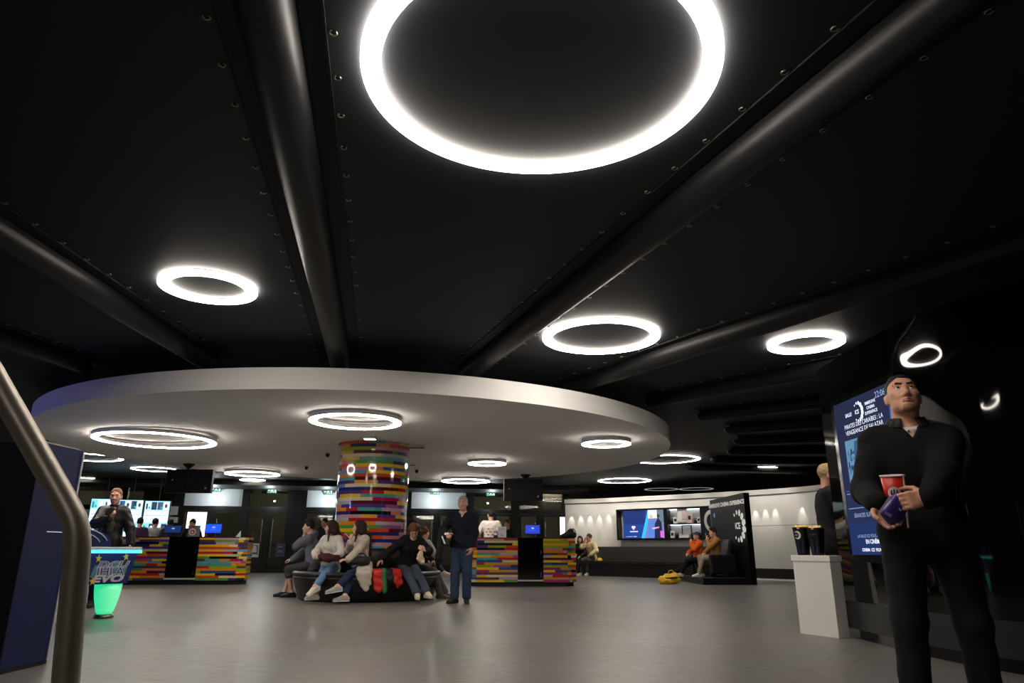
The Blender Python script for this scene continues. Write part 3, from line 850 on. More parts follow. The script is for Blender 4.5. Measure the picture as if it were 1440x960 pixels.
# square spotlight on the canopy washing the column top
p = atz(520, 618.5, 2.68); z = disc_z(p.x, p.y)
t = thing('spotlight', 'small bright spotlight fixed to the canopy in front of the column top', 'spotlight', (p.x, p.y, z))
mb = MB(); mb.box((0, 0, -.01), (.2, .16, .06)); mb.build('housing', ringhw, t)
mb = MB(); mb.lathe([(0, -.045), (.05, -.045), (.05, -.038)], n=20); mb.build('diffuser', mat('spot_diffuser', (255, 255, 255), emit=(255, 246, 225), estr=28.0), t)
mb = MB(); mb.box((0, 0, -.042), (.19, .15, .012)); mb.build('bezel', mat('spot_bezel', (235, 235, 230), rough=.4, emit=(255, 246, 225), estr=3.0), t)

# ------------------------------------------------------------------ scallop lights along the white wall, and wide fill spots added to brighten it
def wallpt(x):
    r = ray(x, 735); s = r[0] / r[1]
    for i in range(len(cw) - 1):
        a, b = cw[i], cw[i + 1]; fa, fb = a.x - s * a.y, b.x - s * b.y
        if fa * fb <= 0: return a.lerp(b, fa / (fa - fb))
spots_px = [(803, 1), (816, 1), (829, 1), (842, 1), (855, 1), (1062, 1), (1076, 1), (1090, 1), (1128, 1)] + [(x, 0) for x in (812, 850, 890, 930, 970, 1010, 1050, 1090)]
for x, narrow in spots_px:
    q = wallpt(x); dirw = Vector((-q.x, -q.y, 0)).normalized()
    ld = bpy.data.lights.new('wall_scallop_or_fill', 'SPOT'); ld.color = (1, .93, .82); ld.shadow_soft_size = .012
    lo = bpy.data.objects.new('wall_scallop_or_fill', ld); COL.objects.link(lo)
    if narrow:
        ld.energy = 26; ld.spot_size = math.radians(34); ld.spot_blend = .35
        lo.location = q + dirw * .13 + Vector((0, 0, 2.36)); lo.rotation_euler = Vector((-dirw.x * .10, -dirw.y * .10, -1)).to_track_quat('-Z', 'Y').to_euler()
    else:
        ld.energy = WALL_FILL; ld.spot_size = math.radians(110); ld.spot_blend = 1.0  # unseen wide spot, added as general fill for the whole wall
        lo.location = q + dirw * 1.0 + Vector((0, 0, 3.12)); lo.rotation_euler = Vector((-dirw.x, -dirw.y, -1.3)).to_track_quat('-Z', 'Y').to_euler()
# ---- blue spotlight from the arcade side on the left
ld = bpy.data.lights.new('arcade_blue', 'SPOT'); ld.energy = 520; ld.color = (.30, .30, 1.0); ld.spot_size = math.radians(44); ld.spot_blend = .8; ld.shadow_soft_size = .05
lo = bpy.data.objects.new('arcade_blue', ld); COL.objects.link(lo); lo.location = (-15.5, 6.0, 2.2); lo.rotation_euler = (Vector((-7.0, 10.6, 2.8)) - Vector(lo.location)).to_track_quat('-Z', 'Y').to_euler()
# ---- downlights of the lobby outside the glass
for u in (-6, -2, 2, 6, 9, 12):
    ld = bpy.data.lights.new('lobby_downlight', 'POINT'); ld.energy = 30; ld.color = (1, .95, .82); ld.shadow_soft_size = .05
    lo = bpy.data.objects.new('lobby_downlight', ld); COL.objects.link(lo); lo.location = FP(u, 2.95, -2.2)
# ------------------------------------------------------------------ striped cladding
PAL = [(226, 178, 30), (236, 196, 40), (222, 140, 40), (205, 78, 38), (186, 38, 52), (176, 30, 96), (150, 92, 150), (86, 58, 130), (44, 48, 110), (40, 84, 140), (104, 156, 186), (84, 160, 148), (92, 150, 70), (150, 170, 40),
       (206, 204, 150), (224, 210, 170), (196, 150, 170), (92, 30, 40), (88, 66, 52), (22, 24, 30), (170, 176, 186), (216, 130, 120), (228, 170, 60)]
stripes = attr_mat('striped_laminate', rough=.16, coat=.6)
YEL = (0, 1, 2, 22)
def pick(prev, yel=.12):
    while True:
        k = rnd.randrange(len(PAL))
        if rnd.random() < yel: k = rnd.choice(YEL)
        c = PAL[k]
        if c in prev: continue
        if yel < .2 and k in YEL and sum(PAL.index(p) in YEL for p in prev[-2:]): continue
        if min(sum(abs(a - b) for a, b in zip(c, p)) for p in prev) < 60 if prev else False: continue
        return c
def bars_along(mb, a, b, n, z0, rh, rows, lmin, lmax, proud=(.006, .014), jag0=0.0, jag1=0.0):
    a, b = Vector(a), Vector(b); d = (b - a); Ln = d.length; d.normalize(); prev = []; last = []
    for r in range(rows):
        s0 = -rnd.uniform(0, jag0); end = Ln + rnd.uniform(0, jag1); x = s0; row = []
        x += 0; off = rnd.uniform(.1, lmax)
        first = True
        while x < end - 1e-4:
            ln = off if first else rnd.uniform(lmin, lmax); first = False
            x1 = min(end, x + ln)
            if end - x1 < .08: x1 = end
            below = [cc for (q0, q1, cc) in last if q0 < x1 and q1 > x]
            c = pick(below[:3] + prev[-1:], .34); prev.append(c); row.append((x, x1, c))
            th = rnd.uniform(*proud)
            p0, p1 = a + d * x, a + d * x1
            zc = z0 + (r + .5) * rh
            mb.bar(p0 + n * (th / 2) + Vector((0, 0, zc)), p1 + n * (th / 2) + Vector((0, 0, zc)), th, rh * .985, c)
            x = x1
        last = row

# ---- the column
t = MB(); R = .665; rh = .0605; ztop = DISC_Z + DISC_RISE + .02; z = .3; prev = []; last_row = []
while z < ztop:
    z1 = min(ztop, z + rh); a = rnd.uniform(0, 2 * PI); a_end = a + 2 * PI; this_row = []
    while a < a_end - 1e-3:
        a1 = min(a_end, a + rnd.uniform(.35, 1.5))
        if a_end - a1 < .2: a1 = a_end
        below = [cc for (q0, q1, cc) in last_row if (q0 < a1 and q1 > a) or (q0 + 2 * PI < a1 and q1 + 2 * PI > a) or (q0 - 2 * PI < a1 and q1 - 2 * PI > a)]
        c = pick(below[:3] + prev[-1:]); prev.append(c); this_row.append((a, a1, c))
        n = max(2, int((a1 - a) / .06))
        for i in range(n):
            q0, q1 = a + (a1 - a) * i / n, a + (a1 - a) * (i + 1) / n
            t.quad([(R * math.cos(q0), R * math.sin(q0), z), (R * math.cos(q1), R * math.sin(q1), z), (R * math.cos(q1), R * math.sin(q1), z1), (R * math.cos(q0), R * math.sin(q0), z1)], c, False)
        a = a1
    z = z1; last_row = this_row
colm = attr_mat('striped_film_gloss', rough=.07, coat=1.0)
column = t.build('striped_column', colm, None, (CX, CY, 0), fix=False)
tag(column, 'thick round column wrapped in glossy multicoloured stripes, rising from the round bench', 'column')
_cv = column.data
_cv.polygons.foreach_set('use_smooth', [True] * len(_cv.polygons))
bm = bmesh.new(); bm.from_mesh(_cv); bmesh.ops.remove_doubles(bm, verts=bm.verts, dist=1e-5); bmesh.ops.recalc_face_normals(bm, faces=bm.faces); bm.to_mesh(_cv); bm.free()

# ---- round bench about the column
leather = mat('black_leather', (24, 23, 23), rough=.42, spec=.45, bump=.12, bscale=90)
leatherg = mat('seat_leather', (36, 35, 34), rough=.4, spec=.45, bump=.12, bscale=90)
bench = thing('round_bench', 'black leather ring bench around the striped column, people sitting on it', 'bench', (CX, CY, 0))
mb = MB(); mb.lathe([(.72, .0), (1.16, .0), (1.20, .02), (1.315, .36), (1.32, .40), (.72, .40)], n=96, close=True); mb.build('base', leather, bench)
mb = MB(); mb.lathe([(.74, .40), (1.30, .40), (1.335, .42), (1.34, .45), (1.315, .475), (1.27, .482), (.74, .455)], n=96, close=True); sd_ = mb.build('seat', leatherg, bench)
for k in range(8):
    mb = MB(); a = 2 * PI * k / 8 + .35
    mb.bar((.76 * math.cos(a), .76 * math.sin(a), .474), (1.30 * math.cos(a), 1.30 * math.sin(a), .486), .012, .008); mb.build('seam', black, sd_)
mb = MB(); mb.lathe([(.67, .40), (.80, .46), (.765, .80), (.74, .86), (.67, .87)], n=96, close=True); mb.build('backrest', leather, bench)

# ---- information counters
def slab_poly(w, d, ch):
    return [(-w / 2 + ch, 0), (w / 2 - ch, 0), (w / 2, ch), (w / 2, d), (-w / 2, d), (-w / 2, ch)]
def counter(label, p0, p1, x0, x1, d, ch, group):
    """front runs from p0 to p1 on the floor; x0..x1 the dark door panel along it"""
    p0, p1 = Vector(p0), Vector(p1); dr = (p1 - p0).normalized(); w = (p1 - p0).length
    c = (p0 + p1) / 2
    t = thing('service_counter', label, 'counter', (c.x, c.y, 0), math.atan2(dr.y, dr.x), group)
    poly = slab_poly(w, d, ch)
    mb = MB(); mb.prism([(x * .96, .05 + y * .95) for x, y in poly], 0, .10); mb.build('plinth', black, t)
    mb = MB(); mb.prism([(x * .985, .02 + y * .98) for x, y in poly], .10, 1.12); mb.build('body', black, t)
    mb = MB(); mb.prism([(x, y) for x, y in poly], 1.12, 1.145); mb.build('worktop', mat('counter_top', (40, 40, 42), rough=.3), t)
    mb = MB(); rows, rh = 18, 1.03 / 18
    F0 = Vector((0, -1, 0))
    segs = [((-w / 2 + ch, .02, 0), (x0, .02, 0), F0, .1, 0), ((x1, .02, 0), (w / 2 - ch, .02, 0), F0, 0, .05)]
    a, b, n_, j0, j1 = segs[0]; bars_along(mb, a, b, n_, .10, rh, rows, .25, 1.0, (.010, .022))
    q = math.sqrt(.5)
    mb2 = MB(); a, b, n_, j0, j1 = segs[1]; bars_along(mb2, a, b, n_, .10, rh, rows, .25, 1.0, (.010, .022), 0, .06)
    bars_along(mb2, (w / 2 - ch, .02, 0), (w / 2 - .01, ch, 0), Vector((q, -q, 0)), .10, rh, rows, .15, .4, (.008, .03))
    bars_along(mb, (-w / 2 + .01, ch, 0), (-w / 2 + ch, .02, 0), Vector((-q, -q, 0)), .10, rh, rows, .15, .4, (.008, .03))
    bars_along(mb2, (w / 2 - .01, ch, 0), (w / 2 - .01, d, 0), Vector((1, 0, 0)), .10, rh, rows, .2, .7, (.008, .022))
    bars_along(mb, (-w / 2 + .01, d, 0), (-w / 2 + .01, ch, 0), Vector((-1, 0, 0)), .10, rh, rows, .2, .7, (.008, .022))
    mb.build('striped_cladding', stripes, t); mb2.build('striped_cladding', stripes, t)
    mb = MB(); mb.box(((x0 + x1) / 2, .012, .66), (x1 - x0, .03, .96)); dp = mb.build('door', mat('counter_glass_door', (8, 8, 9), rough=.08), t)
    mb = MB(); mb.box((x1 - .06, -.012, .80), (.012, .02, .10)); mb.build('handle', steel, dp); mb = MB(); mb.box((x1 - .06, -.012, .28), (.012, .02, .10)); mb.build('handle', steel, dp)
    mb = MB(); mb.box(((x0 + x1) / 2, -.005, .14), (x1 - x0, .05, .035)); mb.build('sill', mat('sill_alu', (200, 198, 192), rough=.4), t)
    return t
cl = counter('left striped counter with two till screens, behind the air hockey table', (-10.2, 18.1, 0), (-6.70, 18.36, 0), -.13, .61, .62, .20, 'striped service counters')
cr = counter('right striped counter between the grey-haired person and the white wall bench', (-1.08, 17.86, 0), (1.62, 18.02, 0), -.17 + .06, .54 - .02, 1.05, .24, 'striped service counters')
def on_counter(x, Y, z=1.145): 
    return Vector((ray(x, 745)[0] / ray(x, 745)[1] * Y, Y, z))

screen_blue = attr_mat('monitor_picture', rough=.2, emission=1.3)
def till(label, p, rz, w, h, col, ext=None):
    t = thing('till_monitor', label, 'monitor', p, rz, 'till monitors')
    mb = MB(); mb.box((0, .06, .012), (.22, .18, .024), bev=.006); mb.build('base', black, t)
    mb = MB(); mb.tube([(0, .07, .02), (0, .06, .14)], .03, 10); mb.build('stand', black, t)
    z = .10 + h / 2
    R = Matrix.Rotation(math.radians(-10), 3, 'X')
    mb = MB(); mb.box((0, .02, z), (w + .04, .035, h + .04), R, bev=.008); bz = mb.build('bezel', black, t)
    f = Face(Vector((-w / 2, -.001, z - h / 2)) + Vector((0, .002 + .0, 0)), (1, 0, 0), (0, .17, .985), w, h)
    f.o = Vector((-w / 2, .02 - .0185 - h / 2 * .174, z - h / 2 * .985))
    f.rect(0, 0, 1, 1, col)
    f.rect(.42, .55, .6, .72, (170, 200, 240)); f.rect(.3, .34, .7, .42, tuple(min(255, int(v * 1.25) + 15) for v in col)); f.rect(.05, .06, .95, .14, tuple(int(v * .7) for v in col))
    f.mb.build('screen', screen_blue, t)
    return t
till('till screen glowing dark blue beside the black door of the left counter', on_counter(243, 18.55), .05, .40, .17, (22, 44, 92))
till('till screen glowing bright blue at the right end of the left counter', on_counter(300, 18.6), .12, .38, .22, (28, 84, 226))
till('till screen glowing blue on the right counter beside a white notice holder', on_counter(749, 18.25), -.02, .36, .21, (36, 62, 190))
# notice holder
p = on_counter(706, 18.2)
t = thing('notice_holder', 'white upright notice in a clear holder on the right counter', 'notice', p)
mb = MB(); mb.box((0, .02, .008), (.22, .09, .016)); mb.build('base', mat('clear_plastic', (200, 204, 206), rough=.15), t)
mb = MB(); mb.box((0, .02, .142), (.215, .006, .26)); mb.build('paper', mat('notice_paper', (214, 212, 206), rough=.7), t)
f = Face((-.1075, .0165, .012), (1, 0, 0), (0, 0, 1), .215, .26); f.rect(.40, .12, .52, .34, (190, 120, 110)); f.rect(.2, .75, .8, .79, (150, 150, 150)); f.rect(.2, .66, .7, .69, (160, 160, 160)); f.rect(.52, .12, .7, .18, (180, 140, 130))
f.mb.build('print', attr_mat('paper_print', rough=.7), t)
# black shoulder bag on the right counter
def sack(name, label, cat, prims, material, h=.012, strap=None, strapm=None, group=None, loc=None, **kw):
    o = blob(name, prims, material, None, loc, h, **kw); tag(o, label, cat, group)
    if strap is not None:
        mb = MB(); mb.tube(strap, .012, 8); mb.build('strap', strapm or material, o)
    return o
bagm = mat('black_nylon', (26, 25, 25), rough=.7, bump=.2, bscale=60)
p = on_counter(799, 18.35)
sack('shoulder_bag', 'black bag slumped on the right end of the right counter', 'bag', [cone((-.15, 0, .05), (.13, 0, .075), .05, .075, .06), cone((.02, 0, .09), (.08, 0, .20), .06, .04, .08), cone((-.10, .02, .05), (.05, .01, .15), .04, .05, .08)], bagm, strap=[(.08, -.02, .20), (.13, -.03, .23), (.18, -.04, .16), (.19, -.05, .04), (.18, -.05, .012)], loc=p, wrinkle=(.006, 22, 1), cuts=[(V(0, 0, .004), V(0, 0, -1))])
# dark card terminal on right counter
p = on_counter(700, 18.1)
t = thing('card_terminal', 'small dark card terminal on the right counter before the person in white T-shirt', 'card terminal', on_counter(697, 18.2))
mb = MB(); mb.box((0, 0, .05), (.09, .12, .10), bev=.012); mb.build('body', black, t)
mb = MB(); mb.box((0, -.062, .085), (.07, .004, .05)); mb.build('screen', mat('pale_display', (180, 190, 205), emit=(150, 165, 190), estr=.5), t)
# display box with round red sticker on the left counter
p = on_counter(273, 18.45)
t = thing('display_box', 'grey display box with a round red and white sticker on the left counter', 'display box', p, .06)
mb = MB(); mb.box((0, 0, .14), (.24, .18, .28), bev=.008); mb.build('body', mat('box_grey', (112, 116, 124), rough=.5), t)
f = Face((-.12, -.092, 0), (1, 0, 0), (0, 0, 1), .24, .28); f.disc(.5, .42, .36, .31, (226, 222, 216)); f.disc(.5, .42, .25, .215, (196, 70, 50), .003); f.disc(.5, .40, .10, .09, (232, 220, 210), .004); f.rect(.25, .84, .75, .92, (60, 60, 70))
f.mb.build('sticker', attr_mat('paper_print'), t)
# folded paper
t = MB(); p = on_counter(336, 18.7)
t.extrude([(-.07, 0, .002), (.06, 0, .002), (.05, .01, .16), (.02, .01, .13)], (0, .01, 0)); o = t.build('paper_flyer', mat('flyer_paper', (220, 220, 214), rough=.7), None, p); tag(o, 'pale folded flyer standing at the right corner of the left counter', 'flyer')

# ---- screens hung from the canopy, backs to us
def hung_screen(label, px, ptop, pbot, x0, x1, Y, rz):
    top = aty(px, ptop, Y).z; bot = aty(px, pbot, Y).z; c = aty((x0 + x1) / 2, (ptop + pbot) / 2, Y); w = (aty(x1, ptop, Y) - aty(x0, ptop, Y)).length
    zc = disc_z(c.x, c.y); h = top - bot
    t = thing('hanging_screen', label, 'screen', (c.x, c.y, bot), rz, 'screens hung from the canopy')
    mb = MB(); mb.box((0, 0, h / 2), (w, .10, h), bev=.008); cab = mb.build('cabinet', mat('screen_back_black', (14, 14, 15), rough=.55, spec=.3), t)
    mb = MB(); mb.box((0, .07, h / 2), (w * .96, .05, h * .94)); mb.build('display', blackgloss, t)
    mb = MB(); mb.bar((w * .17, -.0525, .05), (w * .17, -.0525, h * .7), .012, .006); mb.bar((-w * .02, -.0525, h * .12), (-w * .02, -.0525, h * .9), .006, .006); mb.build('rib', black, cab)
    mb = MB(); mb.lathe([(0, -.003), (.014, -.003), (.014, .003), (0, .003)], n=10)
    k = MB()
    for (u, v, r) in ((.38, .2, .02), (-.36, .55, .014)):
        k.box((w * u, -.053, h * v), (r * 2, .008, r * 2), bev=.003)
    k.build('indicator', mat('indicator_grey', (170, 172, 176), rough=.4), cab)
    mb = MB(); mb.box((-w / 2 - .004, 0, h / 2), (.012, .09, h * .98)); mb.build('edge_trim', steel, cab)
    mb = MB(); hz = zc - bot
    ox = aty(px, ptop, Y).x - c.x
    mb.tube([(ox, 0, h), (ox, 0, hz)], .035, 12); mb.lathe([(.0, hz + .01), (.13, hz + .01), (.12, hz - .02), (.045, hz - .09), (0, hz - .09)], (ox, 0, 0), n=20); mb.build('mount', black, t)
    return t
hung_screen('left black hanging screen seen from behind, over the left counter', 265, 660, 693, 235, 299, 15.6, 0)
hung_screen('right black hanging screen seen from behind, over the right counter', 739, 674, 704, 709, 763, 17.6, -.05)

# ---- menu screens on the left
scrm = attr_mat('menu_picture', rough=.3, emission=1.7)
def menu_screen(label, x0, x1, Y0, Y1, yt0, yb0, seed):
    r_ = random.Random(seed)
    a, b = aty(x0, yb0, Y0), aty(x1, yb0, Y1); b.z = a.z
    top = aty(x0, yt0, Y0).z; h = top - a.z; dr = (b - a); w = dr.length; dr.normalize()
    t = thing('menu_screen', label, 'screen', (a.x, a.y, a.z), math.atan2(dr.y, dr.x), 'wall of programme screens')
    mb = MB(); mb.box((w / 2, .06, h / 2), (w + .05, .10, h + .05), bev=.01); mb.build('cabinet', black, t)
    f = Face((0, 0.008, 0), (1, 0, 0), (0, 0, 1), w, h)
    f.rect(0, 0, 1, 1, (150, 205, 226))
    for r in range(2):
        v0 = .02 + r * .5
        f.rect(.02, v0, .98, v0 + .25, (214, 236, 246), .002)
        for k in range(4):
            f.rect(.04 + k * .24, v0 + .14, .24 + k * .24, v0 + .155, (120, 150, 170), .003); f.rect(.04 + k * .24, v0 + .06, .2 + k * .24, v0 + .075, (130, 165, 185), .003)
            u0 = .02 + k * .245; c = r_.choice([(58, 110, 160), (214, 236, 240), (24, 40, 66), (110, 190, 200), (190, 220, 235), (40, 80, 120)])
            f.rect(u0, v0 + .28, u0 + .215, v0 + .46, c, .002)
            c2 = r_.choice([(20, 50, 80), (200, 230, 235), (40, 120, 130), (60, 60, 80)])
            if k % 2: f.disc(u0 + .1, v0 + .37, .06, .05, c2, .003, 10)
            else: f.rect(u0 + .03, v0 + .29, u0 + .10, v0 + .42, c2, .003); f.rect(u0 + .13, v0 + .30, u0 + .2, v0 + .35, (30, 150, 150), .003)
    f.mb.build('picture', scrm, t)
    mb = MB(); mb.tube([(w * .5, .14, h), (w * .5, .14, CEIL - a.z)], .014, 8); mb.build('hanger', black, t)
    return t
menu_screen('left panel of the bright programme screens behind the person with the phone', 118, 156, 23.0, 23.2, 701, 766, 3)
menu_screen('middle panel of the bright programme screens, mostly behind the person with the phone', 158.5, 192.5, 23.2, 23.4, 702.5, 766, 5)
menu_screen('right panel of the bright programme screens, heads of visitors before it', 195.5, 231, 23.4, 23.6, 704, 766, 9)

# ---- lit poster and notices on the glazed front
def wall_sheet(name, label, cat, x0, x1, y0, y1, e, material, frame_m=None, deco=None, group=None):
    u0, z1 = fac(x0, y0); u1, _ = fac(x1, y0); _, z0 = fac((x0 + x1) / 2, y1)
    base = FP((u0 + u1) / 2, z0, e); w, h = abs(u1 - u0), z1 - z0
    t = thing(name, label, cat, base, math.atan2(fd.y, fd.x), group)
    mb = MB(); mb.box((0, 0, h / 2), (w + .06, .05, h + .06)); mb.build('frame', frame_m or black, t)
    f = Face((-w / 2, -.028, 0), (1, 0, 0), (0, 0, 1), w, h); f.rect(0, 0, 1, 1, material[1])
    if deco: deco(f)
    f.mb.build('sheet', material[0], t); return t
pprint = attr_mat('paper_print', rough=.7)
litp = attr_mat('lit_poster', rough=.4, emission=2.2)
def dec_poster(f):
    f.disc(.18, .62, .08, .08, (240, 180, 80)); f.disc(.82, .30, .07, .08, (244, 196, 110)); f.disc(.5, .75, .12, .08, (206, 226, 170)); f.rect(.2, .1, .8, .16, (250, 214, 190), .002)
wall_sheet('lightbox', 'glowing white poster lightbox in the entrance behind the left counter', 'lightbox', 266, 293, 720, 764, .14, (litp, (255, 244, 232)), deco=dec_poster)
wall_sheet('notice', 'upper white notice sheet on the black post left of the lit poster', 'notice', 237, 253, 712, 724, .14, (pprint, (206, 202, 200)), group='white notices on the black post')
wall_sheet('notice', 'lower white notice sheet on the black post left of the lit poster', 'notice', 241, 252.5, 727, 735, .14, (pprint, (206, 202, 200)), group='white notices on the black post')
def dec_bw(f):
    f.rect(.08, .1, .92, .92, (40, 40, 42)); f.poly([(.2, .35), (.8, .35), (.7, .8), (.45, .85), (.3, .6)], (180, 180, 176), .003); f.rect(.15, .12, .85, .2, (200, 200, 196), .003)
wall_sheet('poster', 'black and white poster low on the entrance door left of the bench', 'poster', 353, 366, 764, 783, .13, (pprint, (196, 196, 192)), deco=dec_bw, group='posters on the entrance doors')
def dec_dk(f):
    f.rect(.1, .1, .9, .9, (52, 54, 78)); f.rect(.2, .3, .8, .5, (90, 94, 120), .003); f.rect(.2, .7, .7, .78, (120, 122, 140), .003)
wall_sheet('poster', 'dark blue poster low on the entrance door nearest the person in the grey hoodie', 'poster', 390, 402, 764, 782, .13, (pprint, (70, 72, 92)), deco=dec_dk, group='posters on the entrance doors')
def dec_cb(f):
    for k in range(8):
        a = PI * .55 + k * .22
        f.disc(.55 + .33 * math.cos(a), .45 + .4 * math.sin(a), .06, .07, (190, 220, 230))
wall_sheet('lightbox', 'pale strip-lit lightbox in the last entrance door before the white wall', 'lightbox', 786, 793, 727, 752, .14, (litp, (238, 226, 232)))
# olive boards seen through the fanlights
for (x0, x1, lab) in ((192, 243, 'long olive panel behind the fanlight over the menu screens'), (348, 360, 'narrow olive strip behind the fanlight right of the white one'), (729, 792, 'olive grey concrete panel behind the last fanlight before the white wall')):
    u0, u1 = fx(x0), fx(x1); mb = MB(); mb.box(FP((u0 + u1) / 2, 2.74, -.35), (abs(u1 - u0) * 1.03, .05, .9), FM)
    o = mb.build('backing_board', olive if x0 < 700 else concrete); tag(o, lab, 'panel')

# ---- exit signs
exg = attr_mat('exit_sign_glow', rough=.4, emission=1.6)
def exit_sign(label, x, y):
    u, z = fac(x, y); c = FP(u, z, .22)
    t = thing('exit_sign', label, 'exit sign', c, math.atan2(fd.y, fd.x), 'green exit signs')
    mb = MB(); mb.box((0, .02, 0), (.36, .06, .20), bev=.006); mb.build('housing', mat('sign_housing', (60, 70, 66), rough=.5), t)
    f = Face((-.17, -.012, -.095), (1, 0, 0), (0, 0, 1), .34, .19)
    f.rect(0, 0, 1, 1, (22, 128, 92))
    wht = (236, 255, 246)                       # running figure, door and arrow
    f.disc(.52, .80, .055, .085, wht); f.poly([(.46, .40), (.56, .40), (.60, .68), (.47, .70)], wht); f.poly([(.46, .42), (.54, .42), (.44, .12), (.34, .12), (.40, .25)], wht); f.poly([(.50, .42), (.58, .40), (.70, .26), (.68, .12), (.60, .14), (.61, .24)], wht)
    f.poly([(.56, .66), (.60, .60), (.74, .56), (.74, .62)], wht); f.poly([(.46, .68), (.50, .60), (.34, .48), (.31, .54)], wht); f.rect(.80, .1, .94, .85, wht, .002); f.poly([(.06, .5), (.18, .7), (.18, .56), (.28, .56), (.28, .44), (.18, .44), (.18, .3)], wht)
    f.mb.build('pictogram', exg, t)
    mb = MB(); mb.lathe([(0, .118), (.03, .118), (.03, .10), (0, .10)], (0, -.03, 0), n=12); mb.box((0, 0, .12), (.2, .08, .03)); mb.build('lamp', mat('exit_lamp', (255, 255, 255), emit=(220, 255, 240), estr=9.0), t)
    mb = MB(); mb.bar((0, .02, .13), (0, .02, CEIL - z), .03, .03); mb.build('hanger', black, t)
    ld = bpy.data.lights.new('exit_glow', 'POINT'); ld.energy = 30; ld.color = (.85, .97, 1.0); ld.shadow_soft_size = .03
    lo = bpy.data.objects.new('exit_glow', ld); COL.objects.link(lo); lo.location = c + fn * .45 + Vector((0, 0, -.34))
exit_sign('leftmost green exit sign, over the white fanlight by the left hanging screen', 306, 688)
exit_sign('green exit sign over the entrance doors left of the person in the grey hoodie', 384, 690)
exit_sign('green exit sign half hidden by the left edge of the striped column', 462, 692)
exit_sign('green exit sign over the white fanlight beside the grey-haired person', 611, 692)
exit_sign('green exit sign above the person in the white T-shirt', 689, 694)

# ---- padded wall bench along the white wall
bl = smooth_path([(2.08, 25.96), (3.08, 25.41), (4.18, 24.51), (5.28, 23.56), (6.0, 22.9)], 8)
wb = thing('padded_bench', 'long black padded bench along the foot of the white wall', 'bench', (0, 0, 0))
mb = MB(); wall_strip([p + Vector((-.02, -.02, 0)) for p in bl], 0, .40, .6, -1, mb); mb.build('base', leather, wb)
mb = MB(); wall_strip([p + Vector((-.05, -.08, 0)) for p in bl], .405, .50, .66, -1, mb); mb.build('seat', leatherg, wb)
mb = MB(); wall_strip([p + Vector((.33, .44, 0)) for p in bl], .50, .98, .12, -1, mb); mb.build('backrest', mat('padded_back', (58, 54, 52), rough=.5), wb)
sm_ = MB()
for i in (6, 13, 20, 27):
    p = bl[i]; sm_.bar(p + Vector((-.055, -.085, .42)), p + Vector((-.055, -.085, .495)), .01, .01)
sm_.build('seam', black, wb)

# ---- display unit on the white wall: screen, shelves with souvenirs, logo panel
pA, pB = wallpt(872), wallpt(1006)
ud = (pB - pA).normalized(); un = Vector((ud.y, -ud.x, 0)); UW = (pB - pA).length
pA = pA + un * .24
uz0 = CAMZ + ray(900, 759)[2] / ray(900, 759)[1] * (wallpt(900).y - .25); uz1 = CAMZ + ray(900, 715)[2] / ray(900, 715)[1] * (wallpt(900).y - .25)
UM = Matrix((ud, -un, Vector((0, 0, 1)))).transposed()
UH = uz1 - uz0
def ux(x): 
    p = atplane(x, 735, pA, un); return (p - pA).dot(ud)
du = thing('display_wall_unit', 'black framed wall unit with a blue video screen, lit shelves and a logo panel', 'display unit', (pA.x, pA.y, uz0), math.atan2(ud.y, ud.x))
a0, a1, b0, b1 = ux(876), ux(933.5), ux(939), ux(985)
mb = MB(); fr = .06
for (c, d) in (((UW / 2, .12, UH - fr / 2), (UW, .24, fr)), ((UW / 2, .12, fr / 2), (UW, .24, fr)), ((fr / 2, .12, UH / 2), (fr, .24, UH)), (((a1 + b0) / 2, .12, UH / 2), (b0 - a1, .24, UH)), (((b1 + UW) / 2, .12, UH / 2), (UW - b1, .24, UH))): mb.box(c, d)
mb.box(((a0 + a1) / 2, .13, UH / 2), (a1 - a0, .2, UH)); mb.build('frame', mat('unit_black', (15, 15, 16), rough=.25), du)
mb = MB(); mb.box(((b0 + b1) / 2, .215, UH / 2), (b1 - b0, .03, UH)); mb.build('shelf_back', mat('shelf_back_white', (214, 216, 214), rough=.5), du)
mb = MB(); mb.box(((b0 + b1) / 2, .11, UH * .48), (b1 - b0, .18, .035)); mb.build('shelf', black, du)
mb = MB(); mb.box(((b0 + b1) / 2, .14, UH - fr - .012), (b1 - b0 - .04, .04, .015)); mb.build('shelf_lamp', mat('shelf_lamp', (255, 255, 255), emit=(240, 250, 255), estr=4.0), du)
mb = MB(); mb.box(((b0 + b1) / 2, .14, UH * .48 - .025), (b1 - b0 - .04, .03, .012)); mb.build('shelf_lamp', MATS['shelf_lamp'], du)
f = Face((a0, .022, fr), (1, 0, 0), (0, 0, 1), a1 - a0, UH - 2 * fr)
f.rect(0, 0, 1, 1, (18, 56, 128)); f.rect(0, .5, .55, 1, (14, 40, 100), .0015)
f.rect(.06, .70, .38, .77, (240, 246, 255)); f.rect(.06, .59, .48, .61, (150, 170, 210)); f.rect(.1, .54, .42, .555, (150, 170, 210)); f.rect(.06, .05, .22, .07, (190, 200, 225)); f.rect(.24, .05, .32, .07, (230, 235, 245))
f.disc(.235, .40, .028, .045, (236, 200, 220), .003); f.disc(.275, .40, .028, .045, (236, 200, 220), .003); f.poly([(.205, .39), (.255, .29), (.305, .39)], (226, 180, 206), .003); f.rect(.16, .22, .36, .26, (236, 236, 250))
f.poly([(.44, 0), (.52, 0), (.68, 1), (.62, 1)], (40, 170, 230), .002); f.poly([(.52, 0), (1, 0), (1, 1), (.68, 1)], (108, 112, 168), .002)
f.rect(.62, .7, .84, 1, (206, 214, 226), .003); f.rect(.84, .55, 1, 1, (90, 110, 120), .003)
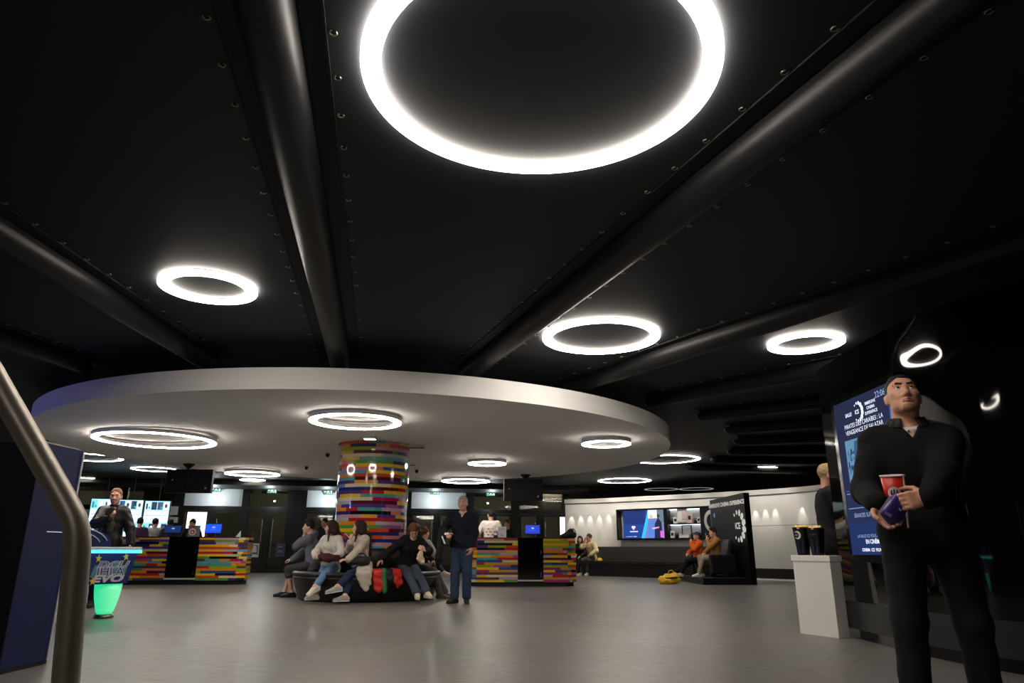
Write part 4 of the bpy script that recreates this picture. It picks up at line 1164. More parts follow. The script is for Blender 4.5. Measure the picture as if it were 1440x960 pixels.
f.poly([(.60, .0), (.80, .0), (.78, .55), (.72, .68), (.64, .55)], (78, 116, 190), .004); f.poly([(.76, .0), (.95, .0), (.94, .55), (.86, .72), (.78, .5)], (24, 26, 64), .005); f.disc(.70, .76, .04, .08, (206, 170, 150), .005); f.disc(.87, .78, .035, .07, (70, 54, 50), .006); f.rect(.9, .02, .98, .25, (200, 90, 190), .006); f.poly([(.72, .3), (.88, .36), (.88, .40), (.7, .36)], (214, 150, 170), .007)
f.mb.build('video_screen', attr_mat('video_picture', rough=.25, emission=1.5), du)
g = Face((b1, -.002, 0), (1, 0, 0), (0, 0, 1), UW - b1, UH)
for k in range(14):
    a = PI * .42 + k * (1.16 * PI / 13); a2 = PI * .42 + (k + 1) * (1.16 * PI / 13)
    if k < 13: g.poly([(.95 + .62 * math.cos(a), .55 + .33 * math.sin(a)), (.95 + .62 * math.cos(a2), .55 + .33 * math.sin(a2)), (.95 + .40 * math.cos(a2), .55 + .21 * math.sin(a2)), (.95 + .40 * math.cos(a), .55 + .21 * math.sin(a))], (196, 194, 190))
g.rect(.35, .10, .42, .20, (150, 150, 150)); g.poly([(.68, .20), (.74, .20), (.80, .10), (.76, .10)], (150, 150, 150)); g.poly([(.86, .20), (.80, .20), (.76, .10), (.80, .10)], (150, 150, 150), .003); g.poly([(.92, .75), (1.0, .78), (1.0, .36), (.92, .40)], (170, 168, 164))
g.mb.build('logo', attr_mat('paper_print'), du)
# souvenirs on the shelves
def usp(x, z): 
    p = pA + ud * x + Vector((0, 0, uz0 + z)) - un * .10; return p
sh1, sh0 = UH * .48 + .018, fr
bwid = b1 - b0
i_ = 0
sv = [('black mug', .08, 1), ('small white box', .18, 1), ('white clock', .42, 1), ('pale figurine box', .62, 1), ('black mug', .84, 1), ('black mug', .06, 0), ('small white box', .17, 0), ('clear picture frame', .50, 0), ('white tray', .48, 0), ('black mug', .74, 0), ('small white box', .88, 0)]
ang = math.atan2(ud.y, ud.x)
wp = mat('souvenir_white', (228, 226, 220), rough=.4); bkp = mat('souvenir_black', (24, 24, 26), rough=.4); pk = mat('souvenir_pink', (222, 196, 188), rough=.5)
def mug(p, lab):
    t = thing('souvenir_mug', lab, 'mug', p, ang, 'souvenirs on the lit shelves')
    mb = MB(); mb.lathe([(0, 0), (.055, 0), (.06, .16), (.052, .16), (.048, .02), (0, .02)], n=20); mb.build('cup', bkp, t)
    mb = MB(); mb.tube([(-.055, 0, .13), (-.10, 0, .12), (-.105, 0, .06), (-.055, 0, .04)], .011, 8); mb.build('handle', bkp, t)
def sbox(p, lab, w, h, c):
    t = thing('souvenir_box', lab, 'box', p, ang, 'souvenirs on the lit shelves')
    mb = MB(); mb.box((0, 0, h / 2), (w, .10, h), bev=.004); mb.build('carton', c, t)
    mb = MB(); mb.box((0, -.052, h * .55), (w * .6, .003, h * .4)); mb.build('window', bkp, t)
mug(usp(b0 + bwid * .09, sh1), 'black mug at the left end of the upper lit shelf')
sbox(usp(b0 + bwid * .22, sh1), 'small white box with black window on the upper shelf beside the mug', .16, .2, wp)
t = thing('souvenir_clock', 'large white rounded souvenir with pinkish face standing on the upper shelf', 'souvenir', usp(b0 + bwid * .43, sh1), ang, 'souvenirs on the lit shelves')
mb = MB(); mb.box((0, 0, .26), (.36, .10, .50), bev=.045); mb.build('case', wp, t)
mb = MB(); mb.box((.09, -.052, .27), (.17, .02, .30), bev=.008); mb.build('face', pk, t)
sbox(usp(b0 + bwid * .66, sh1), 'tall pale pinkish box on the upper shelf right of the white souvenir', .17, .32, pk)
mug(usp(b0 + bwid * .82, sh1), 'black mug on the upper lit shelf, second from its right end')
sbox(usp(b0 + bwid * .93, sh1), 'small white box at the right end of the upper lit shelf', .12, .19, wp)
sbox(usp(b0 + bwid * .10, sh0), 'small white box at the left end of the lower lit shelf', .14, .22, wp)
mug(usp(b0 + bwid * .22, sh0), 'black mug near the left end of the lower lit shelf')
t = thing('picture_frame', 'dark thin picture frame standing behind the white tray on the lower shelf', 'frame', usp(b0 + bwid * .50, sh0) - un * .08, ang, 'souvenirs on the lit shelves')
mb = MB()
for (c, d) in (((0, 0, .40), (.36, .02, .03)), ((0, 0, .015), (.36, .02, .03)), ((-.165, 0, .2), (.03, .02, .4)), ((.165, 0, .2), (.03, .02, .4))): mb.box(c, d)
mb.build('frame', bkp, t); mb = MB(); mb.box((0, .004, .2), (.3, .006, .36)); mb.build('picture', mat('pale_photo', (196, 198, 196)), t)
t = thing('souvenir_tray', 'bright white low tray on the lower lit shelf', 'tray', usp(b0 + bwid * .47, sh0) + un * .05, ang, 'souvenirs on the lit shelves')
mb = MB(); mb.extrude([(-.17, -.06, 0), (.17, -.06, 0), (.20, -.06, .11), (-.15, -.06, .09)], (0, .12, 0)); mb.build('body', mat('tray_white', (245, 243, 240), rough=.3), t)
mb = MB(); mb.bar((-.16, -.062, .095), (.19, -.062, .112), .006, .012); mb.build('rim', wp, t)
mug(usp(b0 + bwid * .72, sh0), 'black mug right of the white tray on the lower lit shelf')
sbox(usp(b0 + bwid * .85, sh0), 'white box with black window on the lower shelf, second from the right end', .15, .22, wp)
mug(usp(b0 + bwid * .95, sh0), 'black mug at the right end of the lower lit shelf')

# ---- recliner booth
tw = thing('recliner_booth', 'black display booth with back panel lettering, low platform and logo of ovals', 'display booth', (0, 0, 0))
q0, q1 = Vector((6.02, 21.7, 0)), Vector((6.28, 19.3, 0)); qd = (q1 - q0).normalized(); qn = Vector((qd.y, -qd.x, 0)); qn = qn if qn.x < 0 else -qn
QH = 2.33
mb = MB(); mb.extrude([q0, q1, q1 + Vector((0, 0, QH + .03)), q0 + Vector((0, 0, QH - .02))], -qn * .16); mb.build('back_panel', mat('booth_black', (13, 13, 14), rough=.5, spec=.25), tw)
pl = MB(); pf = [q0 + qn * 0, q1 + qn * 0, q1 + qn * 1.30, q0 + qn * 1.05]
pl.prism([(p.x, p.y) for p in pf], 0, .16); pl.build('platform', mat('platform_black', (18, 18, 19), rough=.4), tw)
mb = MB(); mb.prism([(p.x, p.y) for p in [q0 + qn * .005, q1 + qn * .005, q1 + qn * 1.28, q0 + qn * 1.03]], .16, .168); mb.build('carpet', mat('booth_carpet', (26, 26, 27), rough=.95), tw)
wm = mat('booth_lettering', (232, 232, 228), rough=.5, emit=(235, 235, 230), estr=.25)
QL = (q1 - q0).length
def qp(u, z): return q0 + qd * (u * QL) + qn * .006 + Vector((0, 0, z))
text('lettering', 'IMMERSIVE CINEMA EXPERIENCE', .155, wm, tw, qp(.485, 2.13), qd, (0, 0, 1), bold=.006, sx=1.12)
text('lettering', 'ICE', .23, wm, tw, qp(.78, 1.50), qd, (0, 0, 1), bold=.006, sx=1.0)
for k in range(10):
    lg_ = MB()
    a = math.radians(-125 + k * 27.8); rr = .37; sz = .05 + .07 * max(0, math.cos(a * .8))
    c = qp(.80, 1.50) + qd * (math.cos(a) * rr) + Vector((0, 0, math.sin(a) * rr)) + qn * .002
    pts = [c + (qd * math.cos(a) + Vector((0, 0, math.sin(a)))) * (math.cos(w_) * sz) + (qd * -math.sin(a) + Vector((0, 0, math.cos(a)))) * (math.sin(w_) * sz * .75) for w_ in [2 * PI * i / 16 for i in range(16)]]
    lg_.quad(pts); lg_.build('logo_oval', wm, tw, fix=False)
mb = MB(); c = qp(.12, 1.86); mb.quad([c + qd * -.05 + Vector((0, 0, -.06)), c + qd * .05 + Vector((0, 0, -.06)), c + qd * .05 + Vector((0, 0, .06)), c + qd * -.05 + Vector((0, 0, .06))]); mb.build('badge', mat('badge_blue', (120, 140, 215), emit=(120, 140, 215), estr=.4), tw, fix=False)
# recliner seat
seatm = mat('recliner_leather', (30, 29, 30), rough=.4, spec=.4)
rc = thing('recliner', 'black padded cinema recliner on the booth platform, a couple sitting in it', 'recliner', (5.60, 20.35, .171), math.radians(96))
# local: +y is the sitting direction after rotation (facing -X)
def rbox(mb, c, d, bev=.04, rot=None): mb.box(c, d, rot, None, bev)
mb = MB(); rbox(mb, (0, .0, .20), (1.30, .62, .22)); mb.build('base', seatm, rc)
mb = MB(); rbox(mb, (-.29, .06, .345), (.54, .60, .14)); rbox(mb, (.29, .06, .345), (.54, .60, .14)); mb.build('seat', seatm, rc)
Rb = Matrix.Rotation(math.radians(14), 3, 'X')
mb = MB(); rbox(mb, (-.29, -.30, .66), (.56, .16, .66), .07, Rb); rbox(mb, (.29, -.30, .66), (.56, .16, .66), .07, Rb); bk_ = mb.build('backrest', seatm, rc)
pp = MB()
for sx_ in (-1, 1):
    pts = []
    for (x, z) in ((-.23, .0), (-.235, .22), (-.2, .285), (-.1, .30), (.1, .30), (.2, .285), (.235, .22), (.23, .0)):
        pts.append(Vector((sx_ * .29 + x, 0, 0)) + Rb @ Vector((0, .083, z)) + Vector((0, -.30, .66)))
    pp.tube(pts, .012, 6)
pp.build('piping', mat('grey_piping', (120, 118, 116), rough=.5), bk_)
for sx_ in (-1, 1):
    mb = MB(); rbox(mb, (sx_ * .70, .0, .33), (.16, .72, .50), .04); mb.build('armrest', seatm, rc)
for sx_ in (-.55, .55):
    for sy_ in (-.25, .25): mb = MB(); mb.box((sx_, sy_, .045), (.08, .08, .09)); mb.build('foot', black, rc)

# ---- yellow bag on the floor by the platform
ym = mat('yellow_bag_fabric', (226, 178, 26), rough=.6, bump=.2, bscale=50)
p = atz(943, 821, 0)
yb = sack('holdall', 'bright yellow bag with black trim lying by the booth platform', 'bag', [cone((-.22, 0, .11), (.16, .02, .12), .10, .11, .08), cone((-.10, .02, .2), (.14, .02, .22), .05, .06, .08), cone((-.26, -.05, .07), (-.05, -.10, .07), .06, .07, .08)], ym, loc=p, wrinkle=(.008, 20, 2), cuts=[(V(0, 0, .003), V(0, 0, -1))])
mb = MB(); mb.tube([(-.30, -.02, .16), (-.1, -.115, .15), (.12, -.10, .17), (.27, 0, .16)], .02, 8); mb.build('trim_band', black, yb)
mb = MB(); mb.tube([(-.05, .0, .27), (-.02, -.02, .34), (.06, -.02, .35), (.10, 0, .285)], .012, 8); mb.build('handle', ym, yb)

# ---- white plinth with popcorn tubs
pA_, pB_ = atz(1125, 890, 0), atz(1179, 897, 0)
pd = (pB_ - pA_).normalized(); pn = Vector((pd.y, -pd.x, 0)); pn = pn if pn.y < 0 else -pn; pw = (pB_ - pA_).length
pc_ = (pA_ + pB_) / 2 - pn * .075 + pd * .012
PHt = .80
plinth = thing('display_plinth', 'plain white display plinth in front of the black glossy wall, two tubs on it', 'plinth', (pc_.x, pc_.y, 0), math.atan2(pd.y, pd.x))
mb = MB(); mb.box((0, 0, (PHt - .06) / 2), (pw, .16, PHt - .06)); mb.build('body', white, plinth)
mb = MB(); mb.box((0, 0, PHt - .03), (pw + .025, .185, .06), bev=.004); mb.build('top', white, plinth)
tubm = mat('tub_black', (14, 14, 18), rough=.3)
def tub(label, off, yo, H, w, logo):
    c = pc_ + pd * off - pn * yo + Vector((0, 0, PHt))
    t = thing('popcorn_tub', label, 'popcorn tub', c, math.atan2(pd.y, pd.x) + .12, 'popcorn tubs on the white plinth')
    mb = MB(); a, b = w * .5, w * .33
    n = 24
    def ringp(r, z):
        out = []
        for i in range(n):
            q = 2 * PI * i / n; m_ = max(abs(math.cos(q)), abs(math.sin(q))); k_ = r * (1 / m_) ** .8
            out.append((k_ * math.cos(q), k_ * math.sin(q) * .8, z))
        return out
    rows = [ringp(b, 0), ringp(a, H), ringp(a * .95, H), ringp(b * .95, .01)]
    vs = sum(rows, []); fs = [(i * n + k, i * n + (k + 1) % n, (i + 1) * n + (k + 1) % n, (i + 1) * n + k) for i in range(3) for k in range(n)] + [tuple(range(n))]
    mb.faces(vs, fs); mb.build('tub', tubm, t)
    pr = []
    rr_ = random.Random(5)
    for i in range(46):
        q = rr_.uniform(0, 2 * PI); rad = a * .82 * math.sqrt(rr_.random())
        pr.append(ell((rad * math.cos(q), rad * math.sin(q) * .8, H - .01 + rr_.uniform(0, .022)), (rr_.uniform(.012, .018),) * 3, None, .004))
    pc2 = blob('popcorn', pr, mat('popcorn', (246, 208, 120), rough=.8), t, None, .006); pc2['kind'] = 'stuff'
    fy = -(b + (a - b) * .7) * .8 - .003
    if logo:
        f = Face((-.5, 0, 0), (1, 0, 0), (0, 0, 1), 1, 1); f.n = Vector((0, -1, 0))
        lm = MB()
        for k in range(9):
            a_ = math.radians(-120 + k * 30); sz = .006 + .008 * max(0, math.cos(a_ * .8)); cx_, cz_ = -.02 + .036 * math.cos(a_), H * .72 + .036 * math.sin(a_)
            yy = -(b + (a - b) * cz_ / H) * .8 - .002
            lm.quad([(cx_ + sz * math.cos(2 * PI * i / 12), yy, cz_ + sz * math.sin(2 * PI * i / 12)) for i in range(12)])
        lm.build('oval_logo', mat('logo_white', (226, 226, 222), rough=.5), t, fix=False)
        text('lettering', 'ICE', .024, MATS['logo_white'], t, (-.025, -(b + (a - b) * .72) * .8 - .003, H * .72), (1, 0, 0), (0, (b - a) * .8 / H, 1))
    else:
        text('lettering', 'CINEMA', .022, mat('logo_grey', (120, 124, 132), rough=.5), t, (0, -(b + (a - b) * .75) * .8 - .003, H * .75), (1, 0, 0), (0, (b - a) * .8 / H, 1))
    sf_ = MB(); yb0, yt0 = -(b + (a - b) * .08) * .8 - .002, -(b + (a - b) * .6) * .8 - .002
    for k in (-1, 1): sf_.quad([(k * .022 - .006, yb0, H * .08), (k * .022 + .006, yb0, H * .08), (k * .03 + .012, yt0, H * .6), (k * .03 + .006, yt0, H * .6)])
    sf_.build('light_stripe', mat('stripe_blue', (44, 64, 104), rough=.4), t, fix=False)
    return t
tub('left black popcorn tub with a ring of white ovals, on the white plinth', -.135, -.02, .295, .155, True)
tub('right black popcorn tub filled with popcorn, on the white plinth by the black wall', .030, .01, .285, .155, False)

# ---- programme screen on the black wall
sy0, sy1 = 7.36, 6.22
def rwx(y):
    for i in range(len(rw) - 1):
        if (rw[i].y - y) * (rw[i + 1].y - y) <= 0:
            k = (rw[i].y - y) / (rw[i].y - rw[i + 1].y + 1e-9); return rw[i].x + (rw[i + 1].x - rw[i].x) * k
sA, sB = Vector((rwx(sy0), sy0, 0)), Vector((rwx(sy1), sy1, 0))
sd1 = (sB - sA).normalized(); sn = Vector((sd1.y, -sd1.x, 0)); sn = sn if sn.x < 0 else -sn
SW, SZ0, SZ1 = (sB - sA).length, .81, 2.33
sA = sA + sn * .055
ps = thing('programme_screen', 'tall blue cinema programme screen on the black glossy wall behind the foreground person', 'screen', (0, 0, 0))
mb = MB(); ctr = (sA + sB + sn * .055) / 2 - sn * .0
Msc = Matrix((sd1, -sn, Vector((0, 0, 1)))).transposed()
cab = sA + sd1 * SW / 2 - sn * .03 + Vector((0, 0, (SZ0 + SZ1) / 2))
mb.box(cab, (SW + .14, .06, SZ1 - SZ0 + .14), Msc); mb.build('bezel', mat('screen_bezel', (10, 10, 11), rough=.15), ps)
f = Face(sA + sn * .003 + Vector((0, 0, SZ0)), sd1, (0, 0, 1), SW, SZ1 - SZ0)
bg, bg2 = (30, 48, 96), (24, 40, 84)
f.rect(0, 0, 1, 1, bg, .0005)
f.rect(0, .42, 1, 1, bg2, .001); f.rect(0, .0, 1, .2, (26, 54, 122), .001)
f.poly([(.80, .42), (.90, .66), (.95, .95), (1, 1), (1, .42)], (40, 110, 210), .0015)
# film poster kept as a generic stand-in of blue shapes
f.rect(.13, .43, .53, .735, (120, 178, 214), .002)
r_ = random.Random(4)
for k in range(60):
    u, v = r_.uniform(.14, .49), r_.uniform(.435, .64); w_, h_ = r_.uniform(.02, .06), r_.uniform(.015, .05)
    w2 = min(w_, .53 - u - .005); c = r_.choice([(30, 60, 120), (52, 104, 176), (150, 200, 224), (20, 36, 84), (80, 140, 200), (100, 90, 160)])
    f.poly([(u, v), (u + w2, v + h_ * .2), (u + w2 * .8, v + h_), (u + w2 * .2, v + h_ * .9)], c, .0025 + .00003 * k)
f.poly([(.27, .59), (.42, .59), (.40, .725), (.30, .72)], (60, 110, 160), .0046)
for v in (.385, .29): f.rect(.04, v, .96, v + .006, (150, 180, 225), .002)
f.rect(.04, .405, .96, .41, (90, 120, 180), .002)
f.mb.build('picture', attr_mat('programme_picture', rough=.6, emission=.62, spec=.1), ps)
wt = mat('screen_white_text', (240, 244, 255), rough=.6, emit=(225, 235, 255), estr=.8)
dimt = mat('screen_dim_text', (170, 190, 225), rough=.6, emit=(150, 175, 220), estr=.6)
def st(txt, u, v, size, m_=None, align='CENTER', bold=0.0): text('lettering', txt, size, m_ or wt, ps, f.p(u, v, .006), sd1, (0, 0, 1), align, bold)
st('22:06', .83, .955, .085, dimt)
st('SALLE', .27, .897, .050, wt, bold=.0012); st('ICE', .425, .897, .056, wt, bold=.0012)
for i, tt in enumerate(('IMMERSIVE', 'CINEMA', 'EXPERIENCE')): st(tt, .66, .928 - .031 * i, .042, wt, bold=.0008)
st('PIRATES DES CARAÏBES : LA', .50, .822, .062, wt); st('VENGEANCE DE SALAZAR', .50, .780, .062, wt)
st('108', .61, .70, .055, wt, bold=.002); st('PLACES', .76, .70, .05, wt); st('12 ANS', .66, .66, .034, dimt)
st('TOUS PUBLICS', .40, .365, .040, dimt); st('SÉANCE', .32, .340, .048, dimt); st('22:30', .36, .310, .055, wt, bold=.002)
st('SÉANCES SUIVANTES', .36, .245, .055, dimt); st('LA SALLE ICE VOUS ACCUEILLE', .40, .115, .042, dimt); st('EN CINÉMA', .40, .080, .055, wt, bold=.0015); st('CINEMA  ICE  PROGRAMME', .42, .030, .042, wt, bold=.001)
for k in range(10):
    lm = MB(); a_ = math.radians(-125 + k * 27.8); sz = .009 + .016 * max(0, math.cos(a_ * .8)); c = f.p(.44, .897, .005) + sd1 * (.088 * math.cos(a_)) + Vector((0, 0, .088 * math.sin(a_)))
    lm.quad([c + sd1 * (sz * math.cos(2 * PI * i / 14)) + Vector((0, 0, sz * 1.1 * math.sin(2 * PI * i / 14))) for i in range(14)]); lm.build('logo_oval', wt, ps, fix=False)

# ---- navy kiosk on the left
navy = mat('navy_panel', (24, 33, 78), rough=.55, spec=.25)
navy_shaded = mat('navy_panel_shaded', (9, 11, 26), rough=.6, spec=.2)  # darker copy of the navy, shade of the near face put into colour
K0, K1 = Vector((-3.56, 5.30, 0)), Vector((-3.53, 5.78, 0))
kt = aty(103, 631, 5.74).z
ks = thing('kiosk', 'tall navy blue kiosk with small white lettering behind the steel handrail', 'kiosk', (-3.55, 5.54, 0))
mb = MB(); mb.prism([(.0, -.24), (.02, .24), (-1.2, .30), (-1.2, -.18)], .03, kt - .012); mb.build('body', navy, ks)
mb = MB(); mb.prism([(.0, -.25), (-1.22, -.19), (-1.22, -.18), (0, -.24)], .03, kt - .012); mb.build('front_panel', navy_shaded, ks)  # thin sheet that carries the painted shade of the near face
mb = MB(); mb.box((.012, .245, (kt) / 2), (.03, .02, kt - .06)); mb.build('edge_trim', mat('kiosk_trim', (190, 192, 200), rough=.4), ks)
mb = MB(); mb.box((-.6, .03, .015), (1.2, .5, .03)); mb.build('foot_plate', black, ks)
mb = MB(); mb.box((-.02, .0, kt - .006), (.05, .46, .012)); mb.build('cap_strip', steel, ks)
kw = mat('kiosk_white_text', (235, 238, 245), rough=.5, emit=(235, 238, 245), estr=.25); kb = mat('kiosk_blue_text', (40, 130, 190), rough=.5, emit=(40, 130, 190), estr=.15)
text('lettering', 'CINÉ', .085, kw, ks, (.012, -.06, 1.36), (.04, 1, 0), (0, 0, 1), bold=.002)
text('lettering', 'CARTE', .075, kb, ks, (.012, -.03, 1.255), (.04, 1, 0), (0, 0, 1), bold=.001)
mb = MB(); mb.bar((.016, -.03, .965), (.020, .17, .965), .004, .006); mb.build('slot', kw, ks)

# ---- air hockey table, its short end towards us at a slant
ah = thing('air_hockey_table', 'navy air hockey table with cyan light strip, stars and a glowing green leg', 'air hockey table', (-5.24, 9.12, 0), math.radians(58.5))
hw, ln = .62, 2.2; zt, zb = .845, .415
bodym = mat('table_navy', (30, 42, 98), rough=.35)
def trap(y, w0, w1): return [(-w0, y, zb), (w0, y, zb), (w1, y, zt - .02), (-w1, y, zt - .02)]
mb = MB(); A_ = trap(0, .51, .61); B_ = trap(ln, .51, .61)
mb.faces(A_ + B_, [(0, 1, 2, 3), (7, 6, 5, 4), (0, 4, 5, 1), (1, 5, 6, 2), (2, 6, 7, 3), (3, 7, 4, 0)]); mb.build('body', bodym, ah)
mb = MB()
for (c, d) in (((0, -.01, zt), (1.26, .06, .04)), ((0, ln + .01, zt), (1.26, .06, .04)), ((-.60, ln / 2, zt), (.06, ln, .04)), ((.60, ln / 2, zt), (.06, ln, .04))): mb.box(c, d, None, None, .012)
mb.build('rail', mat('rail_white', (200, 204, 212), rough=.3), ah)
mb = MB(); mb.box((0, ln / 2, zt - .015), (1.18, ln - .04, .02)); mb.build('playfield', mat('playfield_blue', (60, 90, 150), rough=.15), ah)
mb = MB(); mb.bar((-.62, -.035, zt - .038), (.625, -.035, zt - .038), .03, .030); mb.build('light_strip', mat('cyan_strip', (60, 220, 235), emit=(70, 228, 240), estr=2.6), ah)
hoodp = [(-.60, zt), (-.60, zt + .20), (-.50, zt + .27), (-.25, zt + .285), (.05, zt + .255), (.28, zt + .20), (.38, zt + .12), (.415, zt)]
mb = MB(); mb.extrude([(x, .30, z) for x, z in hoodp], (0, .08, 0)); hood = mb.build('end_hood', bodym, ah)
mb = MB()
for r_ in (.30, .40): mb.tube([(-.05 + r_ * math.cos(q), .292, zt + .03 + r_ * .55 * math.sin(q)) for q in [PI * .10 + PI * .28 * i / 8 for i in range(9)]], .008, 6)
mb.build('arc_mark', mat('mark_white', (220, 226, 236), rough=.4), hood)
mb = MB(); mb.tube([(-.56, .22, zt), (-.56, .22, zt + .10), (-.54, .23, zt + .22)], [.05, .06, .03], 12); mb.build('puck_return', steel, ah)
green = bpy.data.materials.new('glowing_green_leg'); green.use_nodes = True
_g = green.node_tree.nodes['Principled BSDF']; _g.inputs['Base Color'].default_value = lin((190, 220, 205)); _g.inputs['Roughness'].default_value = .35
_g.inputs['Emission Color'].default_value = lin((36, 222, 150)); _g.inputs['Emission Strength'].default_value = .95
def legpart(x, y):
    o = MB(); o.lathe([(0, .045), (.085, .045), (.105, .09), (.138, .22), (.154, .33), (.16, .413), (0, .413)], (x, y, 0), n=28); l_ = o.build('leg', green, ah)
    o = MB(); o.lathe([(0, 0), (.11, 0), (.115, .025), (.09, .05), (0, .05)], (x, y, 0), n=24); o.build('foot', steel, l_)
legpart(.38, .18); legpart(0, 1.85)
fy = -.003
def star(cx, cz, r, rot=0):
    pts = []
    for i in range(10):
        a = PI / 2 + i * PI / 5 + rot; q = r if i % 2 == 0 else r * .42; pts.append((cx + q * .8 * math.cos(a), fy - .010, cz + q * math.sin(a)))
    return pts
ym2 = mat('star_yellow', (226, 186, 70), rough=.5)
for (cx, cz, r, q) in ((.09, .725, .055, 0), (.44, .745, .055, .2), (.06, .455, .055, .1), (-.3, .70, .05, 0)):
    mb = MB(); mb.quad(star(cx, cz, r, q)); mb.build('star_decal', ym2, ah, fix=False)
sv_ = mat('decal_silver', (196, 198, 206), rough=.4); pv = mat('decal_violet', (54, 40, 124), rough=.4); tl = mat('decal_teal', (84, 134, 148), rough=.4)
mb = MB(); mb.quad([(.02, fy - .001, .50), (.46, fy - .001, .50), (.48, fy - .001, .62), (.34, fy - .001, .68), (.06, fy - .001, .64)]); mb.build('decal_panel', tl, ah, fix=False)
def lab(tx, sz, x, z, sx, shear, b1, b2, k):
    text('lettering', tx, sz, sv_, ah, (x, fy - .002 - .002 * k, z), (1, 0, 0), (0, 0, 1), bold=b1, sx=sx, shear=shear)
    if b2 is not None: text('lettering', tx, sz, pv, ah, (x, fy - .003 - .002 * k, z), (1, 0, 0), (0, 0, 1), bold=b2, sx=sx, shear=shear)
lab('DCU', .115, .28, .645, 1.55, .3, .007, -.001, 0)
lab('IHLA', .145, .27, .560, 1.15, 0, .009, .0, 1)
lab('EVO', .115, .24, .478, 1.75, .25, .006, None, 2)
mb = MB(); mb.quad([(-.20, fy - .003, .74), (-.16, fy - .003, .74), (-.02, fy - .003, .52), (-.06, fy - .003, .52)]); mb.build('stripe_decal', sv_, ah, fix=False)
mb = MB(); mb.quad([(-.22, fy - .003, .60), (-.18, fy - .003, .60), (-.07, fy - .003, .44), (-.11, fy - .003, .44)]); mb.build('stripe_decal', sv_, ah, fix=False)

# ---- steel handrail at the left, close by
hr_ = thing('handrail', 'brushed steel tube handrail bending up steeply at the left edge, very close', 'handrail', (0, 0, 0))
Yh = 1.30
pts = [aty(78, 1130, Yh), aty(92, 960, Yh), aty(101, 860, Yh), aty(107.5, 790, Yh), aty(109, 762, Yh), aty(106, 738, Yh), aty(97, 716, Yh), aty(60, 650, Yh), aty(0, 545, Yh), aty(-70, 420, Yh)]
def sm3(P, n):
    P = [P[0] * 2 - P[1]] + P + [P[-1] * 2 - P[-2]]; out = []
    for i in range(1, len(P) - 2):
        for j in range(n):
            t_ = j / n; a, b, c, d = P[i - 1], P[i], P[i + 1], P[i + 2]
            out.append(.5 * ((2 * b) + (-a + c) * t_ + (2 * a - 5 * b + 4 * c - d) * t_ * t_ + (-a + 3 * b - 3 * c + d) * t_ ** 3))
    out.append(P[-2]); return out
foot_ = pts[0].copy(); foot_.z = 0.0
mb = MB(); mb.tube(sm3([foot_] + pts, 6), .0215, 20); mb.build('rail', mat('rail_steel', (150, 143, 132), rough=.42, metal=.65, spec=.5), hr_)
mb = MB(); mb.lathe([(0, 0), (.05, 0), (.05, .008), (.024, .012), (0, .012)], tuple(foot_), n=24); mb.build('floor_flange', steel, hr_)
# ------------------------------------------------------------------ the people
def P_(px, py, Y):
    p = aty(px, py, Y); return np.array((p.x, p.y, p.z))
def conv(pos, az, H):
    a = math.radians(az); F = V(math.sin(a), math.cos(a), 0); Rr = V(math.cos(a), -math.sin(a), 0); s = H / 1.75; p0 = V(pos[0], pos[1], pos[2] if len(pos) > 2 else 0)
    def f(w):
        d = (np.array(w, float) - p0) / s
        return (float(d @ Rr), float(d @ F), float(d[2]))
    return f
def wpt(J, v): return Vector(J['pos'] + np.array(v))
def hold(name, label, cat, J, at, build, group=None):
    """a thing held at the point 'at' (relative to the person's base)"""
    o = build(wpt(J, at)); return tag(o, label, cat, group)
def slab_at(name, c, right, up, w, h, t, material, bev=.004):
    r, u = Vector(right).normalized(), Vector(up).normalized(); u = (u - r * u.dot(r)).normalized(); n = r.cross(u)
    M = Matrix((r, u, n)).transposed(); mb = MB(); mb.box((0, 0, 0), (w, h, t), M, None, bev); return mb.build(name, material, None, Vector(c))
phonem = mat('phone_dark', (20, 20, 22), rough=.2); phonew = mat('phone_white', (226, 226, 224), rough=.3)
def phone(label, J, at, right, up, m_):
    t = slab_at('phone', wpt(J, at), right, up, .072, .148, .009, m_); tag(t, label, 'phone')
    r, u = Vector(right).normalized(), Vector(up).normalized(); u = (u - r * u.dot(r)).normalized(); n = r.cross(u)
    M = Matrix((r, u, n)).transposed(); mb = MB(); mb.box(M @ Vector((0, 0, .0048)), (.064, .132, .0015), M); mb.build('screen', blackgloss, t); return t

# ---- the man in front
pos, az, H = (2.09, 3.66, 0), 202, 1.765
w = conv(pos, az, H)
Lh, Rh_ = P_(1307, 699, 3.30), P_(1232, 707, 3.43)
man, J = person('person in the foreground in black sweater looking up, a red cup in hand', pos, az, H, skin='tan', build=1.13, h=.0065,
    spine=(0, -.015), head=(-3, 17, 0), neckr=.066, handR=w(Rh_), handL=w(Lh), elbR=(.45, -.7, -.8), elbL=(-1, -.25, -.5),
    dirR=(-.34, .25, -.82), palmR=(-.35, .85, .1), dirL=(.93, .22, -.14), palmL=(.15, -.95, -.1), curl=(.45, .5),
    footR=(.15, .03, .08), footL=(-.16, -.02, .08), toeR=16, toeL=-14, top=(13, 13, 14), hem=-.13, tope=.013, toprough=.9, bottom=(27, 27, 29), shoes=(24, 23, 23), hair='short', haircol=(26, 20, 17),
    chestr=1.12, hips=.10, opts=dict(sw=.166, shdrop=.082, jaw=1.16, headscale=.985, gaze=(-.12, .42), brow=(30, 22, 18), legw=.058, wr=.003, wrl=.0022, cuffr=.040, vneck=.08, hairt=.004, topname='sweater',
    hairsub=lambda hp, q, Rh: [ell(hp(0, .062, .022), (.068 * q, .05 * q, .062 * q), Rh, .004)]))
